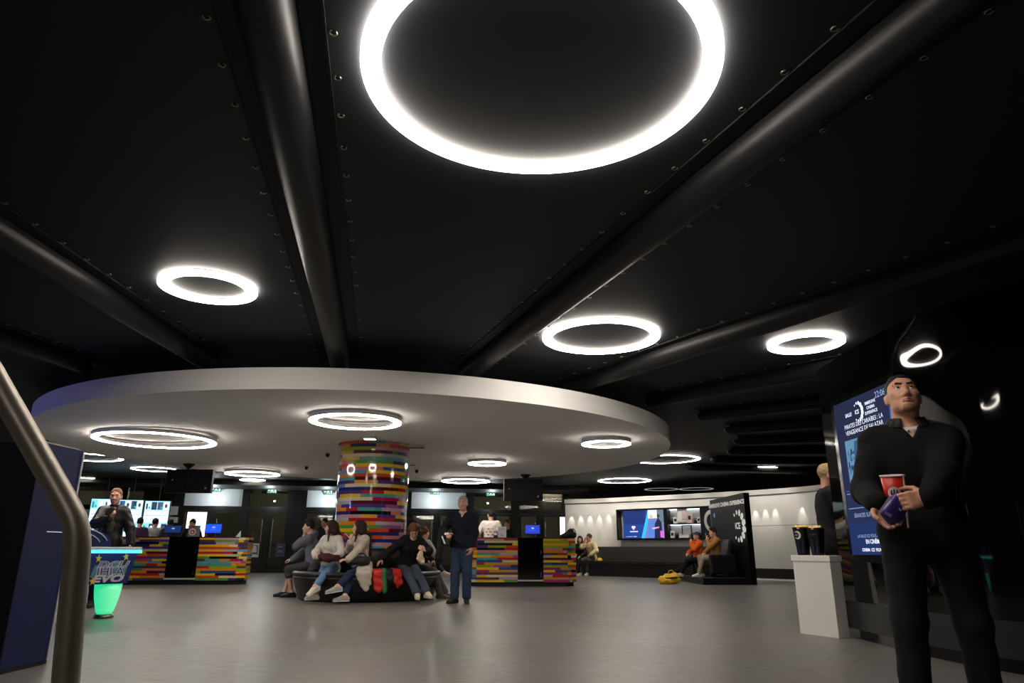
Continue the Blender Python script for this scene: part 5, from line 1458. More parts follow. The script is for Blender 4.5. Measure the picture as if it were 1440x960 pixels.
# shirt collar, placket and buttons, lips
sp, sf, sr, nk = J['sp'], J['sf'], J['sr'], J['neck']
blkc = mat('collar_black', (26, 26, 27), rough=.85)
for g in (-1, 1):                # two collar leaves
    mb = MB(); a = []
    for i in range(9):
        q = math.radians(200 - 160 * i / 8 * 1.12) if g > 0 else math.radians(-20 + 160 * i / 8 * 1.12)
        q = math.radians(90) + g * math.radians(22 + 150 * i / 8)
        up_ = nk + sr * (math.cos(q) * .083) + sf * (math.sin(q) * .083 - .008) + sp * (.028 + .020 * (1 - math.sin(q)) * .8)
        ex = .034 + .030 * max(0, math.sin(q))
        dn_ = nk + sr * (math.cos(q) * (.090 + ex * .35)) + sf * (math.sin(q) * (.096 + ex * .35) - .004) + sp * (.020 - ex * .75 + .020 * (1 - math.sin(q)) * .8)
        a.append((Vector(up_), Vector(dn_)))
    pts = [x[0] for x in a] + [x[1] for x in a[::-1]]
    for i in range(8): mb.quad([a[i][0], a[i + 1][0], a[i + 1][1], a[i][1]], None, True)
    c_ = mb.build('collar', blkc, man)
    md = c_.modifiers.new('thickness', 'SOLIDIFY'); md.thickness = .004
tee = mat('undershirt_pale', (206, 196, 188), rough=.8)
blob('undershirt', [cone(nk - sp * .03 + sf * .01, nk + sp * .012, .080, .072, .02), cone(nk + sf * .05 - sp * .035, nk + sf * .07 - sp * .02, .035, .03, .02), cone(nk + sf * .06 - sp * .04, nk + sf * .095 - sp * .13, .042, .03, .03)], tee, man, None, .006, cuts=[(nk + sp * .012 + sf * .03, unit(sp + sf * .62)), (nk - sp * .17, -sp)])
for i in range(3):
    c = nk + sf * (.108 + .012 * i) - sp * (.045 + .035 * i) + sr * .012
    mb = MB(); mb.lathe([(0, .003), (.006, .003), (.006, 0), (0, 0)], n=12); b_ = mb.build('button', mat('button_dark', (60, 56, 54), rough=.3), man, Vector(c)); b_.rotation_euler = Vector(sf).to_track_quat('Z', 'Y').to_euler()
hp, Rh2 = J['hp'], J['Rh']
blob('lips', [cone(hp(-.022, .0925, -.0615), hp(0, .1025, -.0585), .0035, .0055, .006), cone(hp(.022, .0925, -.0615), hp(0, .1025, -.0585), .0035, .0055, .006), cone(hp(-.020, .0915, -.0705), hp(.020, .0915, -.0705), .0055, .0055, .004), ell(hp(0, .098, -.0705), (.014, .006, .0055), Rh2, .006)], mat('lips', (158, 94, 84), rough=.5), man, None, .0028, subs=[cone(hp(-.03, .108, -.0655), hp(.03, .108, -.0655), .0015, .0015, .004)])
blob('stubble', [ell(hp(0, .030, -.068), (.0545 * 1.14, .0595, .0475), Rh2, .03), ell(hp(0, .072, -.098), (.0265, .0215, .0195), Rh2, .03)], mat('stubble_skin', (150, 108, 88), rough=.6), man, None, .005,
     subs=[ell(hp(0, .10, -.062), (.030, .03, .017), Rh2, .008)], cuts=[(hp(0, .04, -.058), unit(J['hu'] + J['hf'] * .0)), (hp(0, -.005, 0), -J['hf'])])
# red cup
cupY = 3.41
ctop, cbot = P_(1254.5, 668.5, cupY), P_(1261, 716, cupY + .02)
cu = Vector(ctop - cbot); ch = cu.length; cu.normalize()
cupo = thing('drink_cup', 'red paper cup with white rim and round white emblem held by the person in front', 'cup', Vector(cbot))
Mq = Vector((0, 0, 1)).rotation_difference(cu); cupo.rotation_mode = 'QUATERNION'; cupo.rotation_quaternion = Mq
redm = mat('cup_red', (200, 38, 26), rough=.4)
r0, r1 = .036, .053
mb = MB(); mb.lathe([(0, .004), (r0, 0), (r0 + (r1 - r0) * .985, ch * .985), (r1 - .004, ch * .985), (r0 - .003, .012), (0, .012)], n=40); mb.build('cup', redm, cupo)
mb = MB(); mb.tube([(r1 * math.cos(q), r1 * math.sin(q), ch) for q in [2 * PI * i / 40 for i in range(41)]], .0035, 8); mb.build('rim', mat('cup_white', (236, 232, 226), rough=.4), cupo)
dirc = Mq.inverted() @ Vector((-ctop[0], -ctop[1], 0)).normalized(); ca = math.atan2(dirc.y, dirc.x)
def on_cup(da, z, e=.0012):
    r = r0 + (r1 - r0) * z / ch + e; return Vector((r * math.cos(ca + da), r * math.sin(ca + da), z))
def cup_patch(name, pts, m_, e):
    """closed outline in (angle, height) on the cup skin, drawn as a thin fan with many rows"""
    mb = MB(); n = len(pts); c = (sum(p[0] for p in pts) / n, sum(p[1] for p in pts) / n)
    for k in range(4):
        for i in range(n):
            p, q2 = pts[i], pts[(i + 1) % n]; f0, f1 = k / 4, (k + 1) / 4
            L_ = lambda a, f: on_cup(c[0] + (a[0] - c[0]) * f, c[1] + (a[1] - c[1]) * f, e)
            if k == 0: mb.quad([L_(p, 0), L_(p, f1), L_(q2, f1)])
            else: mb.quad([L_(p, f0), L_(p, f1), L_(q2, f1), L_(q2, f0)])
    return mb.build(name, m_, cupo)
ez = ch * .50; er = .029
cup_patch('emblem_disc', [(er / .045 * math.cos(2 * PI * i / 28), ez + er * math.sin(2 * PI * i / 28)) for i in range(28)], MATS['cup_white'], .0012)
inkm = mat('emblem_black', (24, 20, 20), rough=.5)
for k, (dx, hh) in enumerate(((-.012, .016), (.0, .021), (.011, .017))):
    cup_patch('emblem_mark', [((dx - .0035) / .045, ez - .012), ((dx + .0035) / .045, ez - .012), ((dx + .003) / .045, ez + hh - .006), (dx / .045, ez + hh), ((dx - .003) / .045, ez + hh - .006)], inkm, .002)
cup_patch('emblem_mark', [(-.018 / .045, ez - .017), (.016 / .045, ez - .017), (.006 / .045, ez - .002), (-.001 / .045, ez + .008), (-.008 / .045, ez - .002)], redm, .0028)
mb = MB(); s0 = on_cup(-.95, ch * .99, .004) if False else None
q_ = P_(1270, 667, cupY - .05); q1_ = P_(1277.5, 742, cupY - .02)
mb = MB(); mb.tube([Vector(q_), Vector(q_ * .5 + q1_ * .5), Vector(q1_)], .0042, 10); o = mb.build('drinking_straw', mat('straw_white', (222, 214, 206), rough=.4), None); tag(o, 'long thin white straw held upright beside the red cup by the man in front', 'straw')
mb = MB(); mb.tube([Vector(q_) + Vector((0, 0, .002)), Vector(q_ * .9 + q1_ * .1)], .0046, 10); mb.build('bend', mat('straw_bend', (200, 192, 186), rough=.5), o)
# purple sweet bag
bY = 3.355
outl = [(1258, 691), (1265, 688), (1273, 697), (1279, 705), (1276, 722), (1267, 738), (1256, 743), (1247, 737), (1239, 727), (1234, 721), (1246, 704)]
cb = P_(1257, 716, bY)
mb = MB(); n = len(outl); front, back = [], []
sn_ = Vector(P_(1257, 716, bY)).normalized()
o3 = [Vector(P_(x, y, bY)) - Vector(cb) for x, y in outl]
def lay(f, e): return [p * f + Vector((sn_.x, sn_.y, 0)) * e for p in o3]
layers = [lay(.05, -.032), lay(.45, -.030), lay(.8, -.018), lay(1.0, 0), lay(.8, .018), lay(.45, .028), lay(.05, .030)]
vs = sum(layers, []); fs = [(i * n + k, i * n + (k + 1) % n, (i + 1) * n + (k + 1) % n, (i + 1) * n + k) for i in range(6) for k in range(n)] + [tuple(range(n)), tuple(6 * n + k for k in range(n))]
mb.faces(vs, fs, None, True)
bag = mb.build('sweet_bag', mat('purple_foil', (62, 44, 124), rough=.3, spec=.6, bump=.5, bscale=45), None, Vector(cb)); tag(bag, 'crumpled purple sweet bag with a pale edge held by the man in front', 'bag')
md = bag.modifiers.new('round', 'SUBSURF'); md.levels = 1; md.render_levels = 2
def bq(pts, name, m_, e): 
    mb = MB(); mb.extrude([Vector(P_(x, y, bY)) - Vector(cb) - Vector((sn_.x, sn_.y, 0)) * e for x, y in pts], Vector((sn_.x, sn_.y, 0)) * .004); return mb.build(name, m_, bag)
bq([(1235, 720), (1251, 697), (1253.5, 699), (1238, 722)], 'pale_edge', mat('bag_pale', (204, 178, 214), rough=.4), .014)
bq([(1245, 719), (1255, 724), (1252.5, 727.5), (1243.5, 722)], 'print_panel', mat('bag_label', (136, 128, 158), rough=.5), .034)
bq([(1262, 712), (1268, 717), (1266.5, 719), (1261, 714)], 'print_mark', mat('bag_mark', (170, 160, 190), rough=.5), .030)
bq([(1272, 728), (1274, 722), (1274.6, 722.3), (1266.6, 739), (1265.8, 738)], 'foil_edge', mat('foil_silver', (210, 210, 214), rough=.3), .012)

# ---- grey-haired man standing right of the bench
pos, az, H = (-.83, 12.32, 0), 186, 1.74
w = conv(pos, az, H)
hR, hL = P_(629, 752, 12.05), P_(664, 771, 12.22)
old, J = person('person with grey hair standing in navy sweater and blue jeans beside the round bench', pos, az, H, skin='pink', build=1.14, h=.010, handR=w(hR), handL=w(hL), elbR=(.8, -.7, -.2), elbL=(-.9, -.6, 0),
    dirR=(-.3, .8, -.1), palmR=(-.7, 0, -.5), dirL=(.35, .2, -.8), palmL=(.8, -.2, 0), footR=(.10, .06, .08), footL=(-.09, -.02, .08), toeR=26, toeL=-14, top=(21, 24, 36), hem=-.06, bottom=(50, 64, 86), shoes=(32, 27, 25), hair='short', haircol=(158, 152, 146), coll=(196, 192, 196),
    head=(2, -2, 0), opts=dict(legw=.066, brow=(120, 112, 104), vneck=.10, hairt=.008))
c = J['wR'] + J['F'] * .07 + V(0, 0, .02)
o = slab_at('paper_sheet', wpt(J, c), (1, -.2, .1), (0, .3, 1), .07, .035, .006, white, 0); tag(o, 'small folded white paper in the hand of the grey-haired man', 'paper')
o = slab_at('paper_sheet', wpt(J, c + V(-.05, .02, -.10)), (.9, .3, .4), (-.4, 0, 1), .022, .13, .004, white, 0); tag(o, 'narrow white paper strip hanging from the hand of the grey-haired man', 'paper')
# dark coat hung over his forearm
e_, w_ = J['eR'], J['wR']; m1 = e_ * .5 + w_ * .5
coat = [cone(e_ * .6 + w_ * .4, e_ * .2 + w_ * .8, .055, .055, .03)]
for k in range(4):
    b0 = e_ * (.65 - .15 * k) + w_ * (.35 + .15 * k) + V(-.05, .05, 0); coat.append(cone(b0, b0 + V(-.05 - .015 * k, .03, -.50 + .04 * k), .05, .045, .04))
o = blob('coat', coat, mat('coat_black', (15, 15, 18), rough=.85), None, Vector(pos), .012, wrinkle=(.008, 24, 1)); tag(o, 'black coat hanging over the forearm of the grey-haired man', 'coat')
b_ = MB(); b_.bar((0, 0, .02), (0, 0, -.02), .01, .002)

# ---- boy on the left end of the bench
pos, az, H = (-3.69, 13.72, -.0), 268, 1.76
w = conv(pos, az, H)
boy, J = person('seated person in grey hoodie at the left end of the round bench, chin on hand', pos, az, H, skin='light', build=.95, pel=(0, .02, .585), spine=(.0, .18), h=.010, head=(-6, 4, 0),
    handL=(.02, .23, 1.085), handR=(.05, .42, .66), elbL=(-.6, .5, -1), elbR=(1, .2, -.5), dirL=(.2, -.1, .9), palmL=(.3, -.9, .1), dirR=(-.2, .9, -.1), palmR=(0, 0, -1), curl=(.7, .5),
    footR=(.08, .52, .08), footL=(-.10, .34, .08), kneeR=(.1, .5, 1), kneeL=(-.1, .5, 1), toeR=4, toeL=-4, top=(104, 106, 112), hem=-.12, tope=.02, bottom=(66, 64, 64), cuff=.25, shoes=(16, 16, 17), hair='quiff', haircol=(34, 25, 20), opts=dict(topname='hoodie', legw=.064))
n_, sp, sf, sr = J['neck'], J['sp'], J['sf'], J['sr']
blob('hood', [cone(n_ - sf * .075 - sp * .02, n_ - sf * .10 + sp * .035 + sr * .05, .05, .045, .04), cone(n_ - sf * .075 - sp * .02, n_ - sf * .10 + sp * .035 - sr * .05, .05, .045, .04), cone(n_ - sr * .085, n_ - sf * .08, .03, .05, .03), cone(n_ + sr * .085, n_ - sf * .08, .03, .05, .03)], MATS['cloth_104_106_112'], J['garment'], None, .010, wrinkle=(.004, 25, 0))

# ---- woman in the white sweater
pos, az, H = (-3.14, 12.76, 0), 203, 1.68
w = conv(pos, az, H)
f1, f2 = P_(438, 844, 12.02), P_(446, 828, 12.10)
wom, J = person('seated person with straight brown hair in white sweater, dark red bundle on lap', pos, az, H, skin='light', build=.95, female=True, pel=(0, 0, .60), spine=(0, .05), h=.010, head=(52, -2, 0),
    handR=(.12, .30, .76), handL=(-.20, .30, .70), elbR=(1, -.4, -.6), elbL=(-1, -.4, -.6), palmR=(-.3, 0, -1), palmL=(.3, 0, -1), dirR=(-.6, .5, 0), dirL=(.5, .6, 0),
    footR=w(P_(440, 842, 12.0)), footL=w(P_(439, 829, 11.88)), kneeR=(.15, .6, 1), kneeL=(-.02, .7, 1), toeR=12, toeL=10, toepL=-22, top=(214, 208, 200), hem=-.14, tope=.022, bottom=(104, 136, 172), shoes=(222, 214, 206), hair='long', haircol=(52, 34, 26), cuff=.86, opts=dict(hairlen=.26, hairfront=(1, -1), legw=.044))
blob_ = [cone((-.14, 0, .05), (.13, .01, .045), .055, .05, .05), cone((-.05, -.05, .03), (.10, -.06, .03), .05, .05, .05), cone((-.12, -.02, .08), (-.02, -.03, .09), .035, .04, .04)]
o = sack('bundled_scarf', 'dark red bundled scarf on the lap of the person in the white sweater', 'scarf', blob_, mat('maroon_knit', (66, 20, 24), rough=.9), loc=Vector(P_(463, 788, 12.36)), wrinkle=(.008, 30, 1))

def bp_(ang, r, z): return V(CX + r * math.sin(math.radians(ang)), CY - r * math.cos(math.radians(ang)), z)
# ---- woman in the beige cardigan with the phone
pos, az, H = (-2.58, 12.60, 0), 226, 1.68
w = conv(pos, az, H)
wom2, J = person('seated person with long brown hair in beige cardigan and blue jeans raising a phone', pos, az, H, skin='light', build=.95, female=True, pel=(0, 0, .60), spine=(0, .10), h=.010, head=(30, 0, 0),
    handR=w(P_(493, 762, 12.28)), handL=w(P_(489, 787, 12.12)), elbR=(.5, .2, -1), elbL=(-1, -.4, -.6), dirR=(-.1, .15, .95), palmR=(-.1, -.9, .2), dirL=(.3, .8, 0), palmL=(.3, 0, -1), curl=(.6, .5),
    footR=w(P_(484, 840, 11.95)), footL=w(P_(473, 826, 11.80)), kneeR=(.1, .5, 1), kneeL=(.12, .6, 1), toeR=8, toeL=14, toepL=-8, top=(190, 178, 162), hem=-.16, tope=.022, bottom=(40, 50, 74), shoes=(168, 166, 164), sole=(226, 222, 216), hair='long', haircol=(46, 30, 24), cuff=.84, opts=dict(hairlen=.46, hairback=.06, hairfront=(1, -1), topname='cardigan', legw=.044))
tail = []
for k, (a_, zl) in enumerate(((4.5, .38), (5.8, .33), (7.1, .28), (8.4, .24), (9.7, .21), (11, .24), (12.2, .31))):
    b0 = bp_(a_, 1.0, .60) - V(*pos); b1 = bp_(a_, 1.33, .53) - V(*pos); b2 = bp_(a_, 1.375, .46) - V(*pos); b3 = bp_(a_ + .5, 1.375, zl) - V(*pos)
    tail += [cone(b0, b1, .05, .035, .04), cone(b1, b2, .035, .030, .03), cone(b2, b3, .032, .026, .035)]
blob('cardigan_tail', tail, MATS['cloth_190_178_162'], J['garment'], None, .010, wrinkle=(.004, 26, 0))
phone('white phone held up before the face of the person in the beige cardigan', J, J['wR'] + V(-.05, -.03, .085), (.35, -.75, .2), (-.6, -.1, .55), phonew)
o = sack('handbag', 'small black handbag on the lap of the person in the beige cardigan', 'bag', [cone((-.12, 0, .05), (.12, 0, .06), .06, .07, .05), cone((-.1, -.04, .04), (.08, -.05, .05), .05, .05, .05)], bagm, loc=Vector(P_(505, 793, 12.22)), strap=[(-.12, 0, .1), (-.05, .02, .17), (.06, .02, .17), (.13, 0, .11)], wrinkle=(.006, 28, 0))

# ---- woman in black bending her head
pos, az, H = (-1.80, 12.72, 0), 163, 1.70
w = conv(pos, az, H)
wom3, J = person('seated person in black sweater and grey-blue jeans bending her brown-haired head down', pos, az, H, skin='light', build=1.0, female=True, pel=(0, 0, .60), spine=(-.11, .34), h=.010, head=(6, -46, -8), neckf=.02,
    handR=w(P_(537, 786, 12.35)), handL=w(P_(597, 776, 12.22)), elbR=(.5, -.2, -.4), elbL=(-1, -.2, -.5), dirR=(.5, .3, -.5), palmR=(0, .2, -1), dirL=(.5, .2, .5), palmL=(.3, -.9, 0), curl=(.3, .6),
    footR=w(P_(589, 839, 12.02)), footL=w(P_(604, 839, 12.02)), kneeR=(.1, .6, 1), kneeL=(-.05, .6, 1), toeR=6, toeL=-10, top=(17, 17, 19), hem=-.14, tope=.02, bottom=(64, 72, 86), shoes=(206, 196, 170), hair='bob', haircol=(98, 66, 42), opts=dict(hairlen=.14, legw=.062))
o = sack('pouch', 'cream cloth pouch held on the lap of the person in black', 'pouch', [cone((0, 0, .0), (.04, 0, -.12), .035, .045, .04), cone((.0, 0, .02), (-.02, -.02, -.06), .03, .04, .04)], mat('cream_cloth', (206, 190, 156), rough=.85), loc=Vector(P_(591, 779, 12.10)), wrinkle=(.005, 34, 1))
mb = MB(); mb.tube([(0, 0, .03), (.01, .02, .05), (.02, .0, .03)], .004, 6); mb.build('strap', mat('cream_cord', (180, 164, 130), rough=.8), o)

# red, green and black jacket hanging over the bench front
def jacket_piece(a0, a1, zlow, wtop=.05):
    q = []
    for k in range(5):
        a = a0 + (a1 - a0) * k / 4
        q += [cone(bp_(a, 1.12, .505), bp_(a, 1.33, .50), .03, .032, .03), cone(bp_(a, 1.345, .49), bp_(a + 1, 1.375, zlow + .03 * abs(k - 2)), .030, .024, .035)]
    return q
jm = mat('jacket_red', (196, 34, 26), rough=.55)
jo = blob('jacket', jacket_piece(15.5, 20.5, .18), jm, None, Vector((0, 0, 0)), .010, wrinkle=(.005, 26, 0)); tag(jo, 'red, green and black jacket spread over the bench edge between two seated women', 'jacket')
blob('front_panel', jacket_piece(29, 34, .26), jm, jo, None, .010, wrinkle=(.007, 26, 2))
blob('lining', jacket_piece(23.5, 27.5, .34), mat('jacket_black', (24, 25, 28), rough=.6), jo, None, .010, wrinkle=(.005, 26, 1))
blob('stripe', jacket_piece(22, 22.2, .17), mat('jacket_green', (40, 120, 72), rough=.6), jo, None, .009)

# ---- person behind her, facing right
pos, az, H = (-1.80, 13.42, 0), 98, 1.72
w = conv(pos, az, H)
per, J = person('seated person with black hair and dark grey jeans on the right side of the bench', pos, az, H, skin='light', build=.98, pel=(0, 0, .60), spine=(0, -.10), h=.011, head=(-40, -6, 0),
    handR=(.20, .30, .68), handL=(-.18, .32, .68), elbR=(1, -.3, -.5), elbL=(-1, -.3, -.5), palmR=(0, 0, -1), palmL=(0, 0, -1), footR=(.04, .55, .08), footL=(-.12, .62, .08), kneeR=(.1, .5, 1), kneeL=(-.1, .5, 1),
    top=(20, 20, 24), hem=-.12, bottom=(92, 91, 92), shoes=(74, 70, 68), sole=(150, 144, 138), hair='short', haircol=(20, 17, 16), opts=dict(legw=.055, hairt=.024))

# ---- girl seen from behind with the pale top
pos, az, H = (-1.74, 14.22, 0), 34, 1.62
w = conv(pos, az, H)
gir, J = person('person with reddish-brown hair and pale grey top on the far side of the bench', pos, az, H, skin='light', build=.92, female=True, pel=(0, 0, .59), spine=(0, .06), h=.011, head=(-2, -4, 0),
    handR=(.16, .30, .66), handL=(-.18, .30, .70), elbR=(1, -.3, -.5), elbL=(-1, -.3, -.5), palmR=(0, 0, -1), palmL=(0, 0, -1), footR=(.30, .36, .46), footL=(-.08, .50, .08), kneeR=(-.4, .8, .5), kneeL=(-.1, .5, 1), toeR=50,
    top=(176, 174, 170), hem=-.16, tope=.018, bottom=(50, 58, 74), shoes=(206, 186, 176), hair='bun', haircol=(92, 50, 34), opts=dict(wr=.005))

# ---- man in leather jacket with phone, behind the air hockey table
pos, az, H = (-6.20, 11.2, 0), 158, 1.76
w = conv(pos, az, H)
lea, J = person('person with receding hair in dark leather jacket standing behind the air hockey table', pos, az, H, skin='pink', build=.95, h=.010, handR=w(P_(153, 729, 10.86)), handL=w(P_(186, 775, 11.15)), elbR=(1, -.2, -.8), elbL=(-1, -.4, 0),
    dirR=(-.3, .3, .8), palmR=(-.6, -.6, 0), palmL=(.8, 0, 0), curl=(.8, .5), top=(31, 30, 29), hem=-.16, tope=.026, toprough=.38, bottom=(30, 32, 38), shoes=(22, 20, 20), hair='thin', haircol=(120, 84, 56), head=(4, -4, 0), chestr=1.05,
    coll=(40, 40, 44), opts=dict(sw=.155, shdrop=.075, topname='leather_jacket', wr=.004, vneck=.16))
n_, sp, sf, sr = J['neck'], J['sp'], J['sf'], J['sr']
blob('shirt_front', [ell(J['chest'] + sf * .075 - sp * .02, (.085, .075, .24), J['Rt'], .02)], mat('dark_shirt_pattern', (70, 66, 60), rough=.8, vary=.6, bscale=26), lea, None, .011)
phone('dark phone in the raised hand of the person in the leather jacket', J, J['wR'] + J['F'] * .035 + V(.02, -.03, .10), J['Rr'] + V(0, 0, .5), V(-.6, 0, .7), phonem)

# ---- visitors before the programme screens
def stand(label, px, Y, ytop, az, top, bottom, haircol, hair='short', skin='light', **k):
    z = CAMZ + ray(px, ytop)[2] / ray(px, ytop)[1] * Y
    X = ray(px, 740)[0] / ray(px, 740)[1] * Y
    o_ = k.pop('opts', {})
    return person(label, (X, Y, 0), az, z / 1.757 * 1.75, skin=skin, h=.013, top=top, bottom=bottom, haircol=haircol, hair=hair, opts=o_, **k)
stand('person in plum top before the programme screens, nearest the person with the phone', 196, 20.6, 727, -12, (58, 40, 66), (30, 32, 40), (22, 18, 20), head=(-8, 0, 0))
stand('person in light grey top before the middle of the right programme screen', 217.5, 21.2, 728, -6, (150, 150, 156), (40, 44, 56), (30, 24, 22), head=(4, 2, 0))
stand('person in dark jacket standing right of the programme screens, by the dim till screen', 239, 20.9, 729, -30, (46, 46, 50), (36, 38, 46), (44, 32, 26), head=(-20, 0, 0))
stand('person with dark hair working behind the left counter, next to the display box', 271, 19.75, 729, 172, (24, 22, 24), (24, 24, 28), (34, 24, 20), handR=(.2, .3, 1.12), handL=(-.2, .3, 1.12), head=(0, -16, 0))
stand('person in dark clothes standing near the entrance doors, left of the column', 457, 22.3, 728, 200, (34, 36, 44), (26, 28, 34), (30, 24, 22), head=(10, 0, 0))

# ---- man in printed white T-shirt
tm = bpy.data.materials.new('printed_tshirt'); tm.use_nodes = True
nt = tm.node_tree; pb = nt.nodes['Principled BSDF']; pb.inputs['Roughness'].default_value = .85
tc = nt.nodes.new('ShaderNodeTexCoord'); mp = nt.nodes.new('ShaderNodeMapping'); br = nt.nodes.new('ShaderNodeTexBrick'); sx = nt.nodes.new('ShaderNodeSeparateXYZ')
mp.inputs['Rotation'].default_value = (PI / 2, 0, 0)
br.inputs['Scale'].default_value = 1; br.inputs['Brick Width'].default_value = .11; br.inputs['Row Height'].default_value = .075; br.inputs['Mortar Size'].default_value = .022
br.inputs['Color1'].default_value = lin((170, 96, 84)); br.inputs['Color2'].default_value = lin((200, 140, 126)); br.inputs['Mortar'].default_value = lin((218, 208, 198))
def rng(sock, lo, hi):
    a = nt.nodes.new('ShaderNodeMath'); a.operation = 'GREATER_THAN'; a.inputs[1].default_value = lo; b = nt.nodes.new('ShaderNodeMath'); b.operation = 'LESS_THAN'; b.inputs[1].default_value = hi
    c = nt.nodes.new('ShaderNodeMath'); c.operation = 'MULTIPLY'; nt.links.new(sock, a.inputs[0]); nt.links.new(sock, b.inputs[0]); nt.links.new(a.outputs[0], c.inputs[0]); nt.links.new(b.outputs[0], c.inputs[1]); return c.outputs[0]
nt.links.new(tc.outputs['Object'], mp.inputs['Vector']); nt.links.new(mp.outputs['Vector'], br.inputs['Vector']); nt.links.new(tc.outputs['Object'], sx.inputs[0])
m1_ = nt.nodes.new('ShaderNodeMath'); m1_.operation = 'MULTIPLY'; m2_ = nt.nodes.new('ShaderNodeMath'); m2_.operation = 'MULTIPLY'
nt.links.new(rng(sx.outputs[0], -.15, .13), m1_.inputs[0]); nt.links.new(rng(sx.outputs[2], 1.10, 1.44), m1_.inputs[1]); nt.links.new(m1_.outputs[0], m2_.inputs[0]); nt.links.new(rng(sx.outputs[1], -.5, 0.0), m2_.inputs[1])
mx = nt.nodes.new('ShaderNodeMix'); mx.data_type = 'RGBA'; mx.inputs[6].default_value = lin((218, 208, 198)); nt.links.new(m2_.outputs[0], mx.inputs[0]); nt.links.new(br.outputs['Color'], mx.inputs[7]); nt.links.new(mx.outputs[2], pb.inputs['Base Color'])
stand('person in white T-shirt printed in faded red, back turned, behind the right counter', 690, 19.4, 715.5, 10, (218, 208, 198), (40, 44, 60), (40, 30, 24), sleeve=.42, skin='light', build=1.04, head=(-38, 8, 0), handR=(.27, .10, .95), handL=(-.24, .14, 1.0), opts=dict(topmat=tm, topname='tshirt'))
stand('person in dark jacket with reddish face far behind the right counter, facing left', 714, 22.4, 730, 215, (30, 32, 40), (30, 32, 38), (90, 60, 40), skin='pink', head=(12, 0, 0))

# ---- pair on the wall bench
def seat_at(px, Y): return ray(px, 780)[0] / ray(px, 780)[1] * Y
pos = (seat_at(817, 26.15), 26.15, 0)
person('seated person with long dark hair and dark clothes on the padded wall bench', pos, 215, 1.68, skin='light', build=.95, female=True, pel=(0, 0, .61), spine=(0, .05), h=.013, head=(-20, -4, 0),
    handR=(.15, .3, .68), handL=(-.15, .3, .68), palmR=(0, 0, -1), palmL=(0, 0, -1), footR=(.09, .52, .08), footL=(-.09, .52, .08), kneeR=(.1, .5, 1), kneeL=(-.1, .5, 1), top=(36, 28, 28), hem=-.12, bottom=(30, 30, 34), shoes=(150, 140, 134), hair='long', haircol=(44, 28, 22), opts=dict(hairlen=.36, hairfront=(1, -1)))
pos = (seat_at(832, 26.05), 26.05, 0)
person('seated person in pale yellow jacket and grey trousers on the wall bench, hand at mouth', pos, 222, 1.78, skin='mid', build=1.04, pel=(0, 0, .61), spine=(0, .18), h=.013, head=(20, 0, 0),
    handR=(.06, .30, 1.16), handL=(-.20, .34, .70), elbR=(.5, .3, -1), elbL=(-1, -.3, -.5), dirR=(-.2, -.1, .9), palmR=(-.3, -.9, 0), palmL=(0, 0, -1), footR=(.12, .50, .08), footL=(-.12, .46, .08), kneeR=(.1, .5, 1), kneeL=(-.1, .5, 1),
    top=(216, 200, 152), hem=-.12, tope=.026, bottom=(74, 70, 70), shoes=(206, 200, 194), hair='short', haircol=(60, 40, 30), opts=dict(topname='jacket'))
mb = MB(); o = sack('cap', 'small yellow cap left on the wall bench beside the person in the pale jacket', 'cap', [ell((0, 0, .03), (.10, .11, .07), None, .03), ell((-.02, -.12, .01), (.08, .09, .014), None, .03)], ym, loc=Vector((seat_at(843, 25.75), 25.75, .505)), cuts=[(V(0, 0, .002), V(0, 0, -1))])
mb = MB(); mb.lathe([(0, .012), (.012, .01), (.014, 0), (0, 0)], (0, 0, .098), n=12); mb.build('button', ym, o)

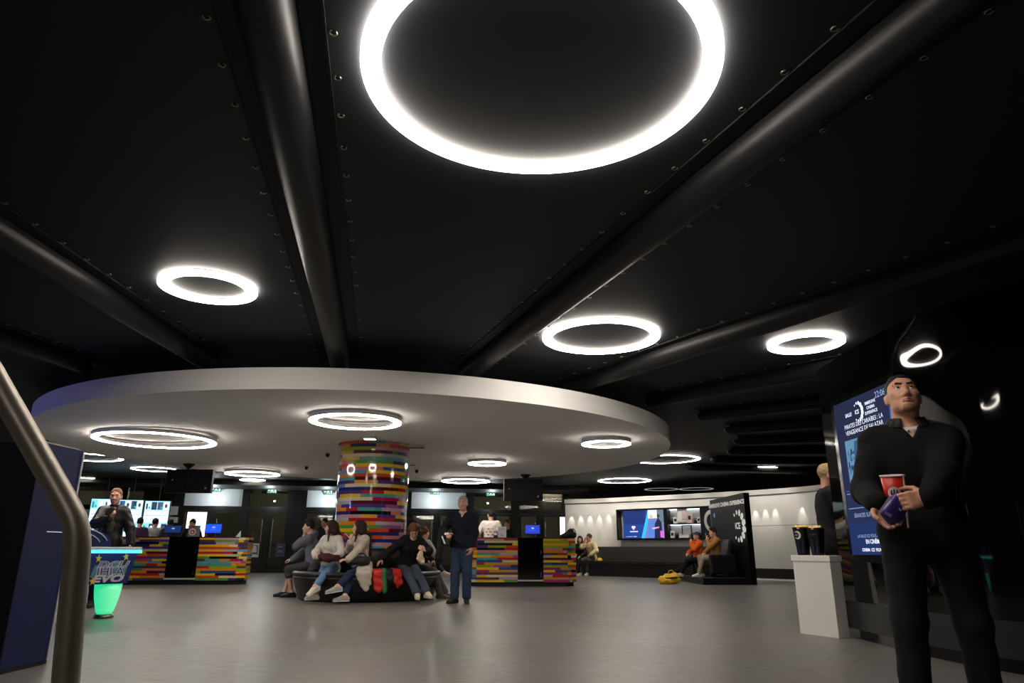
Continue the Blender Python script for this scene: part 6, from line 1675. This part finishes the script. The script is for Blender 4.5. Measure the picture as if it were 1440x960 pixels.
# ---- couple in the recliner
pos = (5.63, 20.05, 0)
person('seated person in mustard sweater and beige trousers in the recliner, hand at mouth', pos, 266, 1.74, skin='light', build=1.02, pel=(0, 0, .67), spine=(0, .02), h=.012, head=(-6, -4, 0),
    handL=(-.02, .23, 1.13), handR=(.20, .26, .80), elbL=(-.6, .4, -1), elbR=(1, -.3, -.5), dirL=(.3, 0, .9), palmL=(.3, -.9, 0), palmR=(0, 0, -1), footR=(.10, .42, .25), footL=(-.10, .56, .25), kneeR=(.1, .5, 1), kneeL=(-.1, .5, 1),
    top=(164, 120, 62), hem=-.12, tope=.02, bottom=(160, 146, 124), shoes=(226, 220, 214), hair='quiff', haircol=(40, 28, 22))
pos = (5.30, 20.62, 0)
person('seated person in orange jacket and blue knitted cap leaning back in the recliner, black trousers', pos, 262, 1.60, skin='light', build=.98, pel=(0, .02, .70), spine=(0, -.02), h=.012, head=(-10, 0, 8),
    handL=(-.05, .25, 1.16), handR=(.20, .26, .85), elbL=(-.6, .5, -1), elbR=(1, -.3, -.5), dirL=(.3, 0, .9), palmL=(.3, -.9, 0), palmR=(0, 0, -1), footR=(.10, .78, .26), footL=(-.10, .66, .26), kneeR=(.1, .5, 1), kneeL=(-.1, .5, 1),
    top=(226, 104, 34), hem=-.12, tope=.028, bottom=(20, 20, 22), shoes=(206, 198, 192), hair='cap', haircol=(52, 74, 120), opts=dict(topname='jacket', brow=(80, 56, 40)))

# ---- person half hidden behind the black wall
pos = (3.69, 8.34, 0)
w = conv(pos, 104, 1.84)
person('person in black jacket with grey-blond hair half hidden behind the end of the black wall', pos, 104, 1.84, skin='pink', build=1.05, h=.010, handR=(.10, .34, 1.28), handL=(-.12, .34, 1.24), elbR=(1, -.2, -.6), elbL=(-1, -.2, -.6), top=(30, 30, 33), hem=-.16, tope=.02, bottom=(24, 25, 30), shoes=(20, 20, 20), hair='short', haircol=(168, 148, 104), head=(-4, -6, 0), opts=dict(topname='jacket', brow=(120, 100, 70), hairt=.006))
# ------------------------------------------------------------------ camera and picture settings
cam = bpy.data.cameras.new('camera'); cam.sensor_width = 36.0; cam.lens = FPX / 1440 * 36.0; cam.clip_end = 200; cam.clip_start = .05
co = bpy.data.objects.new('camera', cam); COL.objects.link(co)
co.location = (0, 0, CAMZ)
co.rotation_mode = 'QUATERNION'
co.rotation_quaternion = (Matrix.Rotation(PI / 2 + TILT, 3, 'X') @ Matrix.Rotation(ROLL, 3, 'Z')).to_quaternion()
scene.camera = co
wd = bpy.data.worlds.new('dim_hall'); wd.use_nodes = True
wd.node_tree.nodes['Background'].inputs[0].default_value = (.9, .95, 1, 1); wd.node_tree.nodes['Background'].inputs[1].default_value = .006
scene.world = wd
vs_ = scene.view_settings
vs_.view_transform = 'Standard'; vs_.look = 'None'; vs_.exposure = 0.0; vs_.gamma = 1.0; vs_.use_curve_mapping = False
scene.cycles.use_denoising = True
scene.cycles.max_bounces = 8
scene.cycles.sample_clamp_indirect = 4.0
